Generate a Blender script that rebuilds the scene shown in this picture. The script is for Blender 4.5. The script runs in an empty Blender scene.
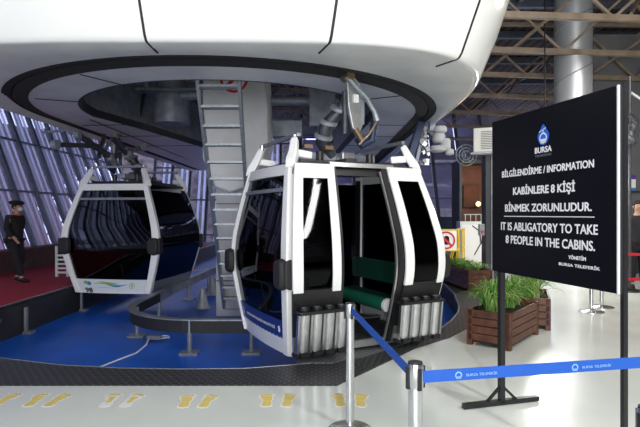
import bpy, bmesh, math, random
from mathutils import Vector, Matrix
C = bpy.context.scene.collection
PI = math.pi
R = math.radians
random.seed(7)

# ---------------------------------------------------------------- materials
def new_mat(name):
    m = bpy.data.materials.new(name); m.use_nodes = True
    nt = m.node_tree; b = nt.nodes['Principled BSDF']
    return m, nt, b

def mat(name, col, rough=.5, metal=0., noise=0., nscale=6., bump=0., bscale=40., coat=0., emit=None, estr=0., spec=.5):
    m, nt, b = new_mat(name)
    b.inputs['Base Color'].default_value = (*col, 1); b.inputs['Roughness'].default_value = rough
    b.inputs['Metallic'].default_value = metal
    b.inputs['Specular IOR Level'].default_value = spec
    if coat: b.inputs['Coat Weight'].default_value = coat; b.inputs['Coat Roughness'].default_value = .08
    if emit: b.inputs['Emission Color'].default_value = (*emit, 1); b.inputs['Emission Strength'].default_value = estr
    tc = nt.nodes.new('ShaderNodeTexCoord')
    if noise:
        n = nt.nodes.new('ShaderNodeTexNoise'); n.inputs['Scale'].default_value = nscale; n.inputs['Detail'].default_value = 5
        nt.links.new(tc.outputs['Object'], n.inputs['Vector'])
        r = nt.nodes.new('ShaderNodeMapRange'); r.inputs['From Min'].default_value = .3; r.inputs['From Max'].default_value = .7
        r.inputs['To Min'].default_value = 1 - noise; r.inputs['To Max'].default_value = 1 + noise * .6
        nt.links.new(n.outputs['Fac'], r.inputs['Value'])
        mx = nt.nodes.new('ShaderNodeVectorMath'); mx.operation = 'SCALE'; mx.inputs[0].default_value = col
        nt.links.new(r.outputs[0], mx.inputs['Scale']); nt.links.new(mx.outputs[0], b.inputs['Base Color'])
    if bump:
        n = nt.nodes.new('ShaderNodeTexNoise'); n.inputs['Scale'].default_value = bscale
        nt.links.new(tc.outputs['Object'], n.inputs['Vector'])
        bp = nt.nodes.new('ShaderNodeBump'); bp.inputs['Strength'].default_value = bump; bp.inputs['Distance'].default_value = .01
        nt.links.new(n.outputs['Fac'], bp.inputs['Height']); nt.links.new(bp.outputs[0], b.inputs['Normal'])
    return m

def brick_mat(name, c1, c2, mortar, bw, bh, msize, rough=.5, metal=0, off=.5, rot=0, bump=.4, axes=None):
    m, nt, b = new_mat(name)
    tc = nt.nodes.new('ShaderNodeTexCoord'); mp = nt.nodes.new('ShaderNodeMapping')
    mp.inputs['Rotation'].default_value = axes or (0, 0, rot)
    nt.links.new(tc.outputs['Object'], mp.inputs['Vector'])
    br = nt.nodes.new('ShaderNodeTexBrick'); br.offset = off
    br.inputs['Color1'].default_value = (*c1, 1); br.inputs['Color2'].default_value = (*c2, 1); br.inputs['Mortar'].default_value = (*mortar, 1)
    br.inputs['Scale'].default_value = 1; br.inputs['Brick Width'].default_value = bw; br.inputs['Row Height'].default_value = bh
    br.inputs['Mortar Size'].default_value = msize; br.inputs['Mortar Smooth'].default_value = .2
    nt.links.new(mp.outputs[0], br.inputs['Vector']); nt.links.new(br.outputs['Color'], b.inputs['Base Color'])
    bp = nt.nodes.new('ShaderNodeBump'); bp.inputs['Strength'].default_value = bump; bp.inputs['Distance'].default_value = .006
    nt.links.new(br.outputs['Fac'], bp.inputs['Height']); nt.links.new(bp.outputs[0], b.inputs['Normal'])
    b.inputs['Roughness'].default_value = rough; b.inputs['Metallic'].default_value = metal
    return m

def tint_glass(name, tint, gloss=.08, rough=.03, gcol=(.9, .92, 1)):
    m = bpy.data.materials.new(name); m.use_nodes = True; nt = m.node_tree
    for n in list(nt.nodes): nt.nodes.remove(n)
    out = nt.nodes.new('ShaderNodeOutputMaterial'); mix = nt.nodes.new('ShaderNodeMixShader')
    t = nt.nodes.new('ShaderNodeBsdfTransparent'); t.inputs[0].default_value = (*tint, 1)
    g = nt.nodes.new('ShaderNodeBsdfGlossy'); g.inputs['Color'].default_value = (*gcol, 1); g.inputs['Roughness'].default_value = rough
    f = nt.nodes.new('ShaderNodeLayerWeight'); f.inputs['Blend'].default_value = .25
    r = nt.nodes.new('ShaderNodeMapRange'); r.inputs['To Min'].default_value = gloss; r.inputs['To Max'].default_value = .6
    nt.links.new(f.outputs['Fresnel'], r.inputs['Value']); nt.links.new(r.outputs[0], mix.inputs[0])
    nt.links.new(t.outputs[0], mix.inputs[1]); nt.links.new(g.outputs[0], mix.inputs[2]); nt.links.new(mix.outputs[0], out.inputs[0])
    return m

def translucent(name, col):
    m = bpy.data.materials.new(name); m.use_nodes = True; nt = m.node_tree
    for n in list(nt.nodes): nt.nodes.remove(n)
    out = nt.nodes.new('ShaderNodeOutputMaterial'); mix = nt.nodes.new('ShaderNodeMixShader'); mix.inputs[0].default_value = .08
    t = nt.nodes.new('ShaderNodeBsdfTranslucent'); t.inputs[0].default_value = (*col, 1)
    d = nt.nodes.new('ShaderNodeBsdfDiffuse'); d.inputs[0].default_value = (.5, .5, .55, 1)
    nt.links.new(t.outputs[0], mix.inputs[1]); nt.links.new(d.outputs[0], mix.inputs[2]); nt.links.new(mix.outputs[0], out.inputs[0])
    return m

M = dict(
    floor=mat('epoxy_floor', (.74, .79, .76), .2, noise=.10, nscale=.8, bump=.05, bscale=2),
    pit=mat('blue_paint', (.006, .12, .66), .42, noise=.22, nscale=1.2, bump=.12, bscale=3),
    pitwall=mat('pit_wall', (.022, .022, .026), .6, noise=.3, nscale=3),
    grate=brick_mat('rubber_grating', (.006, .006, .007), (.01, .01, .011), (.075, .078, .085), .085, .055, .011, .45, rot=0, bump=.5),
    grate2=brick_mat('rubber_grating_diagonal', (.006, .006, .007), (.01, .01, .011), (.075, .078, .085), .085, .055, .011, .45, rot=.9, bump=.5),
    plate=brick_mat('checker_plate', (.20, .205, .22), (.17, .175, .19), (.36, .37, .40), .05, .05, .006, .35, .7, rot=.78, bump=.6),
    carpet=mat('red_carpet', (.42, .012, .035), .95, noise=.2, nscale=30, bump=.3, bscale=200),
    red_belt=mat('red_belt', (.5, .01, .03), .7),
    whitebody=mat('white_body', (.86, .87, .86), .22, noise=.03, nscale=1, coat=.5),
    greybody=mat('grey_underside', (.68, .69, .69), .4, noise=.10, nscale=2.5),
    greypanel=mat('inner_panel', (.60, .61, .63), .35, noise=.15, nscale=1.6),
    seam=mat('seam_rubber', (.01, .01, .012), .6),
    brush=mat('brush_bristle', (.012, .012, .014), .85, bump=.8, bscale=120),
    brush2=mat('brush_tray', (.03, .03, .034), .6, noise=.3),
    white=mat('cabin_white', (.84, .85, .85), .28, noise=.03, nscale=4, coat=.3),
    offwhite=mat('panel_white', (.70, .75, .78), .35),
    black=mat('black_plastic', (.012, .012, .014), .38),
    rubber=mat('black_rubber', (.015, .015, .017), .65),
    alu=mat('aluminium', (.66, .67, .68), .28, .85, noise=.12, nscale=12),
    chrome=mat('brushed_steel', (.62, .63, .64), .22, .95, noise=.08, nscale=20),
    galv=mat('galvanised', (.30, .33, .36), .45, .6, noise=.25, nscale=25),
    darksteel=mat('dark_steel', (.08, .085, .10), .45, .6, noise=.3, nscale=8),
    bluesteel=mat('blue_steel', (.03, .05, .10), .4, .4),
    midsteel=mat('mid_steel', (.30, .33, .38), .5, .4, noise=.3, nscale=5),
    brass=mat('brass', (.28, .20, .13), .4, .8),
    glass=tint_glass('tinted_glass', (.035, .045, .085), .035),
    glassd=tint_glass('tinted_glass_dark', (.07, .07, .08), .004, .03),
    clear=tint_glass('clear_glass', (.80, .84, .90), .05),
    bench=mat('green_upholstery', (.008, .14, .085), .45, bump=.2, bscale=60),
    benchd=mat('dark_green_upholstery', (.004, .05, .035), .5),
    banner=mat('blue_banner', (.015, .04, .22), .4),
    wprint=mat('white_print', (.85, .86, .88), .5),
    gprint=mat('green_print', (.25, .42, .10), .5),
    bprint=mat('blue_print', (.03, .25, .55), .5),
    belt=mat('blue_belt', (.006, .085, .45), .6, bump=.25, bscale=300),
    beltprint=mat('belt_print', (.22, .42, .85), .7),
    signblack=mat('sign_black', (.004, .004, .008), .4, spec=.15),
    signedge=mat('sign_edge', (.75, .80, .80), .4),
    dropblue=mat('drop_blue', (.01, .13, .70), .4),
    greytxt=mat('grey_print', (.13, .15, .19), .5),
    wood=mat('stained_wood', (.115, .040, .020), .45, noise=.5, nscale=9, bump=.2, bscale=30),
    woodd=mat('dark_wood', (.05, .02, .012), .5, noise=.5, nscale=9),
    soil=mat('soil', (.03, .02, .012), .95, bump=.8, bscale=60),
    leaf=mat('leaf', (.13, .33, .05), .45, noise=.4, nscale=15),
    leaf2=mat('leaf_pale', (.36, .50, .16), .45, noise=.3, nscale=15),
    yellow=mat('yellow_paint', (.75, .52, .02), .4),
    yfoot=mat('yellow_print', (.80, .66, .20), .55, noise=.1, nscale=20),
    red=mat('red_print', (.62, .02, .02), .45),
    skin=mat('skin', (.45, .26, .19), .55),
    cloth=mat('black_cloth', (.009, .009, .012), .85, bump=.3, bscale=120),
    maskw=mat('mask_white', (.6, .66, .72), .8),
    orange=mat('orange_cloth', (.6, .10, .03), .8),
    mullion=mat('mullion', (.12, .14, .19), .45, .3, noise=.2),
    mullionw=mat('mullion_light', (.42, .46, .60), .45, .2),
    poly=translucent('polycarbonate', (.80, .82, 1.0)),
    hill=mat('hillside', (.11, .09, .09), .95, noise=.75, nscale=1.4),
    snow=mat('outdoor_ground', (.4, .42, .46), .95, noise=.3, nscale=.5),
    truss=mat('truss_steel', (.27, .21, .16), .5, .1, noise=.3, nscale=3),
    wallg=mat('grey_wall', (.14, .14, .15), .6, noise=.15, nscale=2),
    pillar=mat('dark_pillar', (.035, .04, .05), .5),
    acw=mat('ac_casing', (.72, .72, .68), .45),
    concrete=mat('pale_concrete', (.50, .51, .53), .7, noise=.15, nscale=3),
    brownwall=mat('brown_wall', (.07, .028, .02), .7, noise=.5, nscale=3),
    lampglow=mat('lamp_glow', (1, .9, .8), .5, emit=(1, .93, .82), estr=14),
    warmglow=mat('warm_glow', (1, .5, .2), .5, emit=(1, .45, .14), estr=10),
    kioskwall=mat('kiosk_wall', (.16, .06, .03), .6, noise=.4, nscale=3),
)
# roof deck : dark ribbed boards
def deck_mat():
    m, nt, b = new_mat('roof_deck')
    tc = nt.nodes.new('ShaderNodeTexCoord'); sx = nt.nodes.new('ShaderNodeSeparateXYZ'); nt.links.new(tc.outputs['Object'], sx.inputs[0])
    mt = nt.nodes.new('ShaderNodeMath'); mt.operation = 'PINGPONG'; mt.inputs[1].default_value = .15; nt.links.new(sx.outputs['X'], mt.inputs[0])
    cr = nt.nodes.new('ShaderNodeValToRGB'); cr.color_ramp.elements[0].color = (.012, .010, .010, 1); cr.color_ramp.elements[0].position = .03
    cr.color_ramp.elements[1].color = (.10, .065, .05, 1); cr.color_ramp.elements[1].position = .06
    nt.links.new(mt.outputs[0], cr.inputs[0]); nt.links.new(cr.outputs[0], b.inputs['Base Color']); b.inputs['Roughness'].default_value = .7
    return m
M['deck'] = deck_mat()
# spiral duct
def duct_mat():
    m, nt, b = new_mat('duct_sheet')
    b.inputs['Base Color'].default_value = (.50, .53, .57, 1); b.inputs['Metallic'].default_value = .55; b.inputs['Roughness'].default_value = .38
    tc = nt.nodes.new('ShaderNodeTexCoord'); n = nt.nodes.new('ShaderNodeTexNoise'); n.inputs['Scale'].default_value = 5
    nt.links.new(tc.outputs['Object'], n.inputs['Vector'])
    bp = nt.nodes.new('ShaderNodeBump'); bp.inputs['Strength'].default_value = .25; nt.links.new(n.outputs['Fac'], bp.inputs['Height']); nt.links.new(bp.outputs[0], b.inputs['Normal'])
    return m
M['duct'] = duct_mat()

# ---------------------------------------------------------------- mesh helpers
class MB:
    def __init__(s): s.bm = bmesh.new()
    def box(s, c, sz, rot=None, taper=None):
        v = []
        for x in (-.5, .5):
            for y in (-.5, .5):
                for z in (-.5, .5):
                    p = Vector((x * sz[0], y * sz[1], z * sz[2]))
                    if taper and z > 0: p.x *= taper; p.y *= taper
                    if rot is not None: p = rot @ p
                    v.append(s.bm.verts.new(p + Vector(c)))
        for f in ((0, 1, 3, 2), (4, 6, 7, 5), (0, 4, 5, 1), (2, 3, 7, 6), (0, 2, 6, 4), (1, 5, 7, 3)):
            s.bm.faces.new([v[i] for i in f])
        return s
    def bar(s, p, q, w, h, up=(0, 0, 1)):
        p = Vector(p); q = Vector(q); d = q - p; L = d.length; d.normalize()
        u = Vector(up)
        if abs(u.dot(d)) > .98: u = Vector((0, 1, 0)) if abs(d.y) < .9 else Vector((1, 0, 0))
        x = u.cross(d).normalized(); y = d.cross(x)
        rot = Matrix((x, y, d)).transposed()
        return s.box((p + q) / 2, (w, h, L), rot)
    def cyl(s, p, q, r, r2=None, n=16, cap=True):
        return s.tube([p, q], [r, r if r2 is None else r2], n, cap)
    def tube(s, pts, r, n=10, cap=True, closed=False, flat=1.):
        pts = [Vector(p) for p in pts]; m = len(pts)
        rs = r if isinstance(r, (list, tuple)) else [r] * m
        rings = []; prev = None
        for i, p in enumerate(pts):
            a = pts[i - 1] if (i > 0 or closed) else p; b = pts[(i + 1) % m] if (i < m - 1 or closed) else p
            d = (b - a).normalized()
            if prev is None:
                u = Vector((0, 0, 1)) if abs(d.z) < .9 else Vector((1, 0, 0))
                x = u.cross(d).normalized()
            else:
                x = (prev - d * prev.dot(d)).normalized()
            prev = x; y = d.cross(x)
            rings.append([s.bm.verts.new(p + x * math.cos(2 * PI * k / n) * rs[i] + y * math.sin(2 * PI * k / n) * rs[i] * flat) for k in range(n)])
        for i in range(m if closed else m - 1):
            A = rings[i]; B = rings[(i + 1) % m]
            for k in range(n): s.bm.faces.new((A[k], A[(k + 1) % n], B[(k + 1) % n], B[k]))
        if cap and not closed:
            s.bm.faces.new(rings[0][::-1]); s.bm.faces.new(rings[-1])
        return s
    def lathe(s, prof, c=(0, 0, 0), n=32, axis=None):
        c = Vector(c); rings = []
        for r, z in prof:
            ring = []
            for k in range(n):
                p = Vector((r * math.cos(2 * PI * k / n), r * math.sin(2 * PI * k / n), z))
                if axis is not None: p = axis @ p
                ring.append(s.bm.verts.new(p + c))
            rings.append(ring)
        for A, B in zip(rings, rings[1:]):
            for k in range(n): s.bm.faces.new((A[k], A[(k + 1) % n], B[(k + 1) % n], B[k]))
        s.bm.faces.new(rings[0][::-1]); s.bm.faces.new(rings[-1])
        return s
    def prism(s, poly, fn0, fn1):
        """poly 2d points; fn0/fn1 map to 3d for the two faces"""
        a = [s.bm.verts.new(fn0(*p)) for p in poly]; b = [s.bm.verts.new(fn1(*p)) for p in poly]
        n = len(poly)
        s.bm.faces.new(a[::-1]); s.bm.faces.new(b)
        for k in range(n): s.bm.faces.new((a[k], a[(k + 1) % n], b[(k + 1) % n], b[k]))
        return s
    def slab(s, poly, z0, z1):
        return s.prism(poly, lambda x, y: Vector((x, y, z0)), lambda x, y: Vector((x, y, z1)))
    def grid(s, P, Q=None):
        """P: rows of points (outer); Q: same shape (inner) -> closed thick sheet"""
        a = [[s.bm.verts.new(p) for p in row] for row in P]
        def faces(a, flip=False):
            for i in range(len(a) - 1):
                for j in range(len(a[0]) - 1):
                    f = (a[i][j], a[i][j + 1], a[i + 1][j + 1], a[i + 1][j])
                    s.bm.faces.new(f[::-1] if flip else f)
        faces(a)
        if Q:
            b = [[s.bm.verts.new(p) for p in row] for row in Q]
            faces(b, True)
            n = len(a); m = len(a[0])
            for j in range(m - 1):
                s.bm.faces.new((a[0][j], b[0][j], b[0][j + 1], a[0][j + 1])); s.bm.faces.new((a[n - 1][j], a[n - 1][j + 1], b[n - 1][j + 1], b[n - 1][j]))
            for i in range(n - 1):
                s.bm.faces.new((a[i][0], a[i + 1][0], b[i + 1][0], b[i][0])); s.bm.faces.new((a[i][m - 1], b[i][m - 1], b[i + 1][m - 1], a[i + 1][m - 1]))
        return s
    def build(s, name, m, parent=None, smooth=False, bevel=0., kind=None, seg=2):
        bmesh.ops.recalc_face_normals(s.bm, faces=s.bm.faces)
        me = bpy.data.meshes.new(name); s.bm.to_mesh(me); s.bm.free()
        if smooth:
            for p in me.polygons: p.use_smooth = True
            try: me.set_sharp_from_angle(angle=R(40))
            except Exception: pass
        me.materials.append(m)
        o = bpy.data.objects.new(name, me); C.objects.link(o)
        if parent: o.parent = parent
        if bevel:
            b = o.modifiers.new('bevel', 'BEVEL'); b.width = bevel; b.segments = seg; b.limit_method = 'ANGLE'; b.angle_limit = R(40)
        if kind: o['kind'] = kind
        return o

def tag(o, label, cat, group=None, kind=None):
    o['label'] = label; o['category'] = cat
    if group: o['group'] = group
    if kind: o['kind'] = kind
    return o
def empty(name, loc, rz=0, label=None, cat=None, group=None):
    o = bpy.data.objects.new(name, None); C.objects.link(o); o.location = loc; o.rotation_euler = (0, 0, rz); o.empty_display_size = .1
    if label: tag(o, label, cat, group)
    return o
def copy_tree(o, parent=None):
    c = o.copy(); C.objects.link(c); c.parent = parent
    for ch in list(o.children): copy_tree(ch, c)
    return c
def struct(mb, name, m, **k): return mb.build(name, m, kind='structure', **k)

def text_polys(body, width=None, height=None, bold=0.0):
    cu = bpy.data.curves.new('t', 'FONT'); cu.body = body; cu.size = 1; cu.offset = bold; cu.resolution_u = 3; cu.fill_mode = 'FRONT'
    o = bpy.data.objects.new('t', cu); C.objects.link(o)
    dg = bpy.context.evaluated_depsgraph_get(); dg.update()
    me = bpy.data.meshes.new_from_object(o.evaluated_get(dg))
    vs = [v.co.copy() for v in me.vertices]; fs = [tuple(p.vertices) for p in me.polygons]
    bpy.data.objects.remove(o); bpy.data.meshes.remove(me); bpy.data.curves.remove(cu)
    x0 = min(v.x for v in vs); x1 = max(v.x for v in vs); y0 = min(v.y for v in vs); y1 = max(v.y for v in vs)
    sx = width / (x1 - x0) if width else None; sy = height / (y1 - y0) if height else None
    sx = sx or sy; sy = sy or sx
    return [((v.x - (x0 + x1) / 2) * sx, (v.y - (y0 + y1) / 2) * sy) for v in vs], fs
def add_text(mb, body, cx, cy, width, height, fn, bold=0.0):
    """fn maps (u,v)->3d surface point; bold strokes by overlaid shifted copies"""
    d = bold * (height or .05)
    vs, fs = text_polys(body, width - 2 * d, (height - 2 * d) if height else None, 0)
    p0 = fn(cx, cy); nn = (fn(cx + .01, cy) - p0).cross(fn(cx, cy + .01) - p0).normalized()
    for k, (dx, dy) in enumerate(((0, 0),) if not bold else ((0, 0), (-d, 0), (d, 0), (0, d), (0, -d), (-d * .7, d * .7), (d * .7, d * .7), (d * .7, -d * .7), (-d * .7, -d * .7))):
        vv = [mb.bm.verts.new(fn(cx + u + dx, cy + v + dy) + nn * (.0003 * k)) for u, v in vs]
        for f in fs:
            try: mb.bm.faces.new([vv[i] for i in f])
            except ValueError: pass
def circle(cx, cy, rx, ry=None, n=28):
    ry = ry or rx
    return [(cx + rx * math.cos(2 * PI * k / n), cy + ry * math.sin(2 * PI * k / n)) for k in range(n)]
def ring_poly(mb, cx, cy, r0, r1, fn, n=32):
    a = [mb.bm.verts.new(fn(*p)) for p in circle(cx, cy, r0, n=n)]; b = [mb.bm.verts.new(fn(*p)) for p in circle(cx, cy, r1, n=n)]
    for k in range(n): mb.bm.faces.new((a[k], a[(k + 1) % n], b[(k + 1) % n], b[k]))
def flat(mb, poly, fn):
    mb.bm.faces.new([mb.bm.verts.new(fn(*p)) for p in poly])
def drop_pts(cx, cy, w, h, n=28):
    out = []
    for k in range(n):
        a = 2 * PI * k / n
        y = -math.cos(a); wd = math.sin(a) * (1 - .42 * max(0, y)) * (1 if y < 0 else (1 - .35 * y))
        out.append((cx + wd * w / 2, cy + y * h / 2))
    return out

# ---------------------------------------------------------------- camera
cam = bpy.data.cameras.new('camera'); cam.lens = 28; cam.sensor_width = 36; cam.clip_end = 300
co = bpy.data.objects.new('camera', cam); C.objects.link(co); co.location = (0, 0, 1.65); co.rotation_euler = (PI / 2, 0, 0)
bpy.context.scene.camera = co

# ---------------------------------------------------------------- floor and pit
PITZ = -.36
hole_front = [(-5.0, 30), (-5.0, 7.9), (-4.9, 7.0), (-4.6, 6.35), (-4.2, 5.95), (-3.65, 5.66), (-2.8, 5.39), (-2.1, 5.28), (-1.48, 5.25), (-.8, 5.27), (-.2, 5.42), (.4, 5.72), (.9, 6.1), (1.26, 6.5), (1.66, 7.0), (2.01, 7.64), (2.3, 8.3), (2.48, 8.9), (2.75, 10.2), (2.98, 12.3), (3.2, 14.5), (3.6, 30)]
def fill_with_hole(name, outer, hole, z, m, kind='structure'):
    bm = bmesh.new(); es = []
    for loop in (outer, hole):
        vs = [bm.verts.new((x, y, z)) for x, y in loop]
        es += [bm.edges.new((vs[i], vs[(i + 1) % len(vs)])) for i in range(len(vs))]
    bmesh.ops.triangle_fill(bm, edges=es, use_beauty=True)
    for f in bm.faces:
        if f.normal.z < 0: f.normal_flip()
    me = bpy.data.meshes.new(name); bm.to_mesh(me); bm.free(); me.materials.append(m)
    o = bpy.data.objects.new(name, me); C.objects.link(o); o['kind'] = kind
    s = o.modifiers.new('solid', 'SOLIDIFY'); s.thickness = .05; s.offset = -1
    return o
fill_with_hole('floor', [(-13, -7), (14.2, -7), (14.2, 31), (-13, 31)], hole_front, 0, M['floor'])
struct(MB().slab([(-5.6, 4.6), (5, 4.6), (5, 31), (-5.6, 31)], PITZ - .1, PITZ), 'floor_pit', M['pit'])
# pit wall
P = [[Vector((x, y, z)) for x, y in hole_front] for z in (PITZ, 0.0)]
Q = [[Vector((x, y, z)) + Vector((0, -.04, 0)) for x, y in hole_front] for z in (PITZ, 0.0)]
struct(MB().grid(P, Q), 'wall_pit', M['pitwall'])
# steel nosing of the pit
struct(MB().tube([(x, y, .004) for x, y in hole_front[2:]], .012, 6), 'trim_1', M['galv'], smooth=True)
# rubber grating band: front straight and right side
gfront = [(-7.5, 4.76), (.16, 4.76), (.60, 5.33), (.14, 5.44)] + [(-.2, 5.43), (-.8, 5.28), (-1.48, 5.26), (-2.1, 5.29), (-2.8, 5.40), (-3.65, 5.67), (-4.2, 5.96), (-4.6, 6.36), (-4.9, 7.0), (-7.5, 7.0)]
struct(MB().slab(gfront, .001, .010), 'floor_grating', M['grate'])
gright = [(.60, 5.33), (1.17, 6.08), (1.72, 6.6), (2.23, 7.3), (3.0, 8.8), (3.6, 11), (3.9, 14), (3.22, 14.5), (3.0, 12.3), (2.77, 10.2), (2.5, 8.9), (2.32, 8.3), (2.03, 7.64), (1.68, 7.0), (1.28, 6.5), (.88, 6.1), (.14, 5.44)]
struct(MB().slab(gright, .001, .010), 'floor_grating.001', M['grate2'])
# steel plate projecting under the cabin
plate_pts = [(-.25, 5.45), (.14, 5.46), (.55, 5.72), (.88, 6.06), (1.30, 6.5), (1.30, 7.6), (.2, 7.2), (-.25, 6.3)]
struct(MB().slab(plate_pts, -.02, .014), 'floor_plate', M['plate'])
# raised platform at left with carpet
struct(MB().slab([(-13, 7.0), (-5.0, 7.0), (-5.0, 30), (-13, 30)], 0, .14), 'floor_platform', M['pitwall'])
struct(MB().box((-5.02, 18.5, -.11), (.06, 23, .5)), 'trim_2', M['pitwall'])
struct(MB().slab([(-13, 7.2), (-5.15, 7.2), (-5.15, 24), (-13, 24)], .141, .150), 'floor_carpet', M['carpet'])
struct(MB().box((-5.14, 15.6, .152), (.03, 16.8, .012)), 'trim_3', M['alu'])
for i, y in enumerate((8.35, 10.3, 12.6, 15)):
    tag(MB().box((-4.93, y, -.13), (.04, .07, .42)).box((-4.88, y, PITZ + .02), (.14, .16, .04)).build('edge_post', M['galv'], bevel=.004),
        'short pale metal post standing against the dark platform edge, %s from the camera' % ('nearest', 'second', 'third', 'fourth')[i], 'post', 'posts along the platform edge')
# low brown wall behind the walking person
tag(MB().box((-8.15, 16.5, .42), (.5, 11, .56)).build('low_wall', M['brownwall'], bevel=.02), 'long low dark brown wall at the foot of the leaning windows', 'wall')
# small white rack next to the cabin 98
r_ = empty('white_rack', (-6.05, 11.8, .15), 0, 'small white leaning rack with slats standing on the carpet beside cabin 98', 'rack')
for sx in (-.13, .13):
    MB().bar((sx - .06, 0, 0.0), (sx - .12, .1, .72), .05, .05).build('upright', M['offwhite'], r_, bevel=.005)
for k in range(6):
    MB().box((-.08 - k * .01, .02 + k * .014, .10 + k * .1), (.26, .02, .045)).build('slat', M['offwhite'], r_)

# ---------------------------------------------------------------- outdoors
def hill(name, pts, h, back):
    nx = 60; nz = 14; P = []
    for j in range(nz):
        t = j / (nz - 1); row = []
        for i in range(nx):
            s = i / (nx - 1) * (len(pts) - 1); k = min(int(s), len(pts) - 2); f = s - k
            p = Vector(pts[k]).lerp(Vector(pts[k + 1]), f)
            n = Vector(back[k]).lerp(Vector(back[k + 1]), f)
            q = Vector((p.x, p.y, 0)) + Vector((n.x, n.y, 0)) * t * 9 + Vector((0, 0, -1 + h * t + random.uniform(-.5, .5) * (1 + t)))
            row.append(q)
        P.append(row)
    return struct(MB().grid(P), name, M['hill'])
hill('ground_hillside', [(-19, -4), (-20, 18), (-14, 40), (12, 42), (26, 34)], 9.5, [(-1, 0), (-1, .2), (-.5, .8), (.2, 1), (.8, .8)])
struct(MB().box((0, 18, -.75), (110, 110, .1)), 'ground', M['snow'])

# ---------------------------------------------------------------- glazed walls
def glazed_wall(name, a, b, lean, nrm, H, pitch, pole_w=.14, strips=True, z0=0):
    """wall from a to b on plan; lean = outward shift per metre of height"""
    a = Vector((*a, z0)); b = Vector((*b, z0)); L = (b - a).length; u = (b - a) / L; n = Vector((*nrm, 0)).normalized()
    up = (n * lean + Vector((0, 0, 1)))
    gl = MB(); dk = MB(); lt = MB(); pl = MB()
    def pt(s, h, o=0): return a + u * s + up * h - n * o
    gl.grid([[pt(0, 0, -.05), pt(L, 0, -.05)], [pt(0, H, -.05), pt(L, H, -.05)]])
    k = int(L / pitch)
    for i in range(k + 1):
        s = i * pitch
        dk.bar(pt(s, 0, .08), pt(s, H, .08), pole_w, .13, up=n)
        if strips and s + pitch <= L:
            for f in (.42, .62):
                lt.bar(pt(s + pitch * f, 0, .0), pt(s + pitch * f, H, .0), .035, .05, up=n)
            for (f0, f1) in ((.42, .58), (.74, .86)):
                pl.grid([[pt(s + pitch * f0, 0), pt(s + pitch * f1, 0)], [pt(s + pitch * f0, H), pt(s + pitch * f1, H)]])
    for h in [z for z in (.5, 2.4, 4.2, 5.6) if z < H]:
        dk.bar(pt(0, h, .03), pt(L, h, .03), .10, .07)
    struct(gl, name, M['clear']); struct(dk, name + '_mullions', M['mullion'])
    if strips: struct(lt, name + '_frames', M['mullionw']); struct(pl, name + '_panels', M['poly'])
glazed_wall('window_1', (-9.2, -5), (-9.2, 26.5), .36, (-1, 0), 7.2, 1.25)
glazed_wall('window_2', (-9.2, 26.8), (-1, 26.8), .25, (0, 1), 7.2, 1.0, .12)
glazed_wall('window_3', (-1, 23.5), (9, 23.5), .45, (0, 1), 7.2, 1.35, .15, strips=False)
# pale panels of the far right wall
m_ = MB()
for i in range(7):
    for j in range(4):
        x0 = -1 + i * 1.35 + .1; h0 = 1.9 + j * 1.25
        m_.grid([[Vector((x0, 23.5 + .45 * h0, h0)), Vector((x0 + 1.15, 23.5 + .45 * h0, h0))], [Vector((x0, 23.5 + .45 * (h0 + 1.1), h0 + 1.1)), Vector((x0 + 1.15, 23.5 + .45 * (h0 + 1.1), h0 + 1.1))]])
pm = translucent('frosted_panel', (.30, .27, .36)); nt_ = pm.node_tree; nz_ = nt_.nodes.new('ShaderNodeTexNoise'); nz_.inputs['Scale'].default_value = 1.3; nz_.inputs['Detail'].default_value = 6
cr_ = nt_.nodes.new('ShaderNodeValToRGB'); cr_.color_ramp.elements[0].position = .4; cr_.color_ramp.elements[0].color = (.10, .085, .11, 1); cr_.color_ramp.elements[1].position = .72; cr_.color_ramp.elements[1].color = (.55, .50, .68, 1)
nt_.links.new(nz_.outputs['Fac'], cr_.inputs[0]); nt_.links.new(cr_.outputs[0], nt_.nodes['Translucent BSDF'].inputs[0])
struct(m_, 'window_3_panels', pm)
struct(MB().box((3.5, 23.2, .75), (10, .3, 1.5)), 'wall_back', M['bluesteel'])
# right walls
struct(MB().box((11, 13.9, 3.3), (6.9, .3, 6.6)), 'wall_right', M['wallg'])
m_ = MB()
for x in (7.75, 8.35, 9.6): m_.box((x, 13.7, 2.2), (.07, .06, 4.4))
m_.box((9.5, 13.7, 2.25), (3.5, .06, .05)).box((9.5, 13.68, .12), (3.6, .05, .24))
struct(m_, 'trim_4', M['pillar'])
struct(MB().box((1.5, -6.9, 3.4), (27, .2, 7.6)), 'wall_front', M['wallg'])
struct(MB().box((14.1, 3.2, 3.4), (.2, 20.5, 7.6)), 'wall_right_near', M['wallg'])
struct(MB().box((-11.5, -6.0, 3.4), (4.5, 1.9, 7.6)), 'wall_left_near', M['wallg'])
struct(MB().box((10.6, 18, 3.3), (.3, 8, 6.6)), 'wall_right_back', M['wallg'])

# ---------------------------------------------------------------- roof
struct(MB().box((1.5, 12.2, 7.15), (27, 38.5, .12)), 'ceiling', M['deck'])
def truss(y, zb, zt, name):
    mb = MB()
    x0, x1 = -10.5, 13
    mb.bar((x0, y, zb + .35), (x1, y, zb - .35), .10, .12)
    mb.bar((x0, y, zt + .2), (x1, y, zt), .09, .10)
    n = 8; w = (x1 - x0) / n
    for i in range(n):
        xa = x0 + i * w; xm = xa + w / 2; xb = xa + w
        f = lambda x: zb + .35 - .7 * (x - x0) / (x1 - x0)
        mb.bar((xa, y, zt), (xm, y, f(xm)), .055, .055); mb.bar((xm, y, f(xm)), (xb, y, zt), .055, .055)
    return struct(mb, name, M['truss'], smooth=False)
for i, y in enumerate((9.6, 11.6, 13.6, 16, 18.6, 21.5, 25)):
    truss(y, 5.55, 6.75, 'trim_truss' if i == 0 else 'trim_truss.%03d' % i)
mb = MB()
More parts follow.
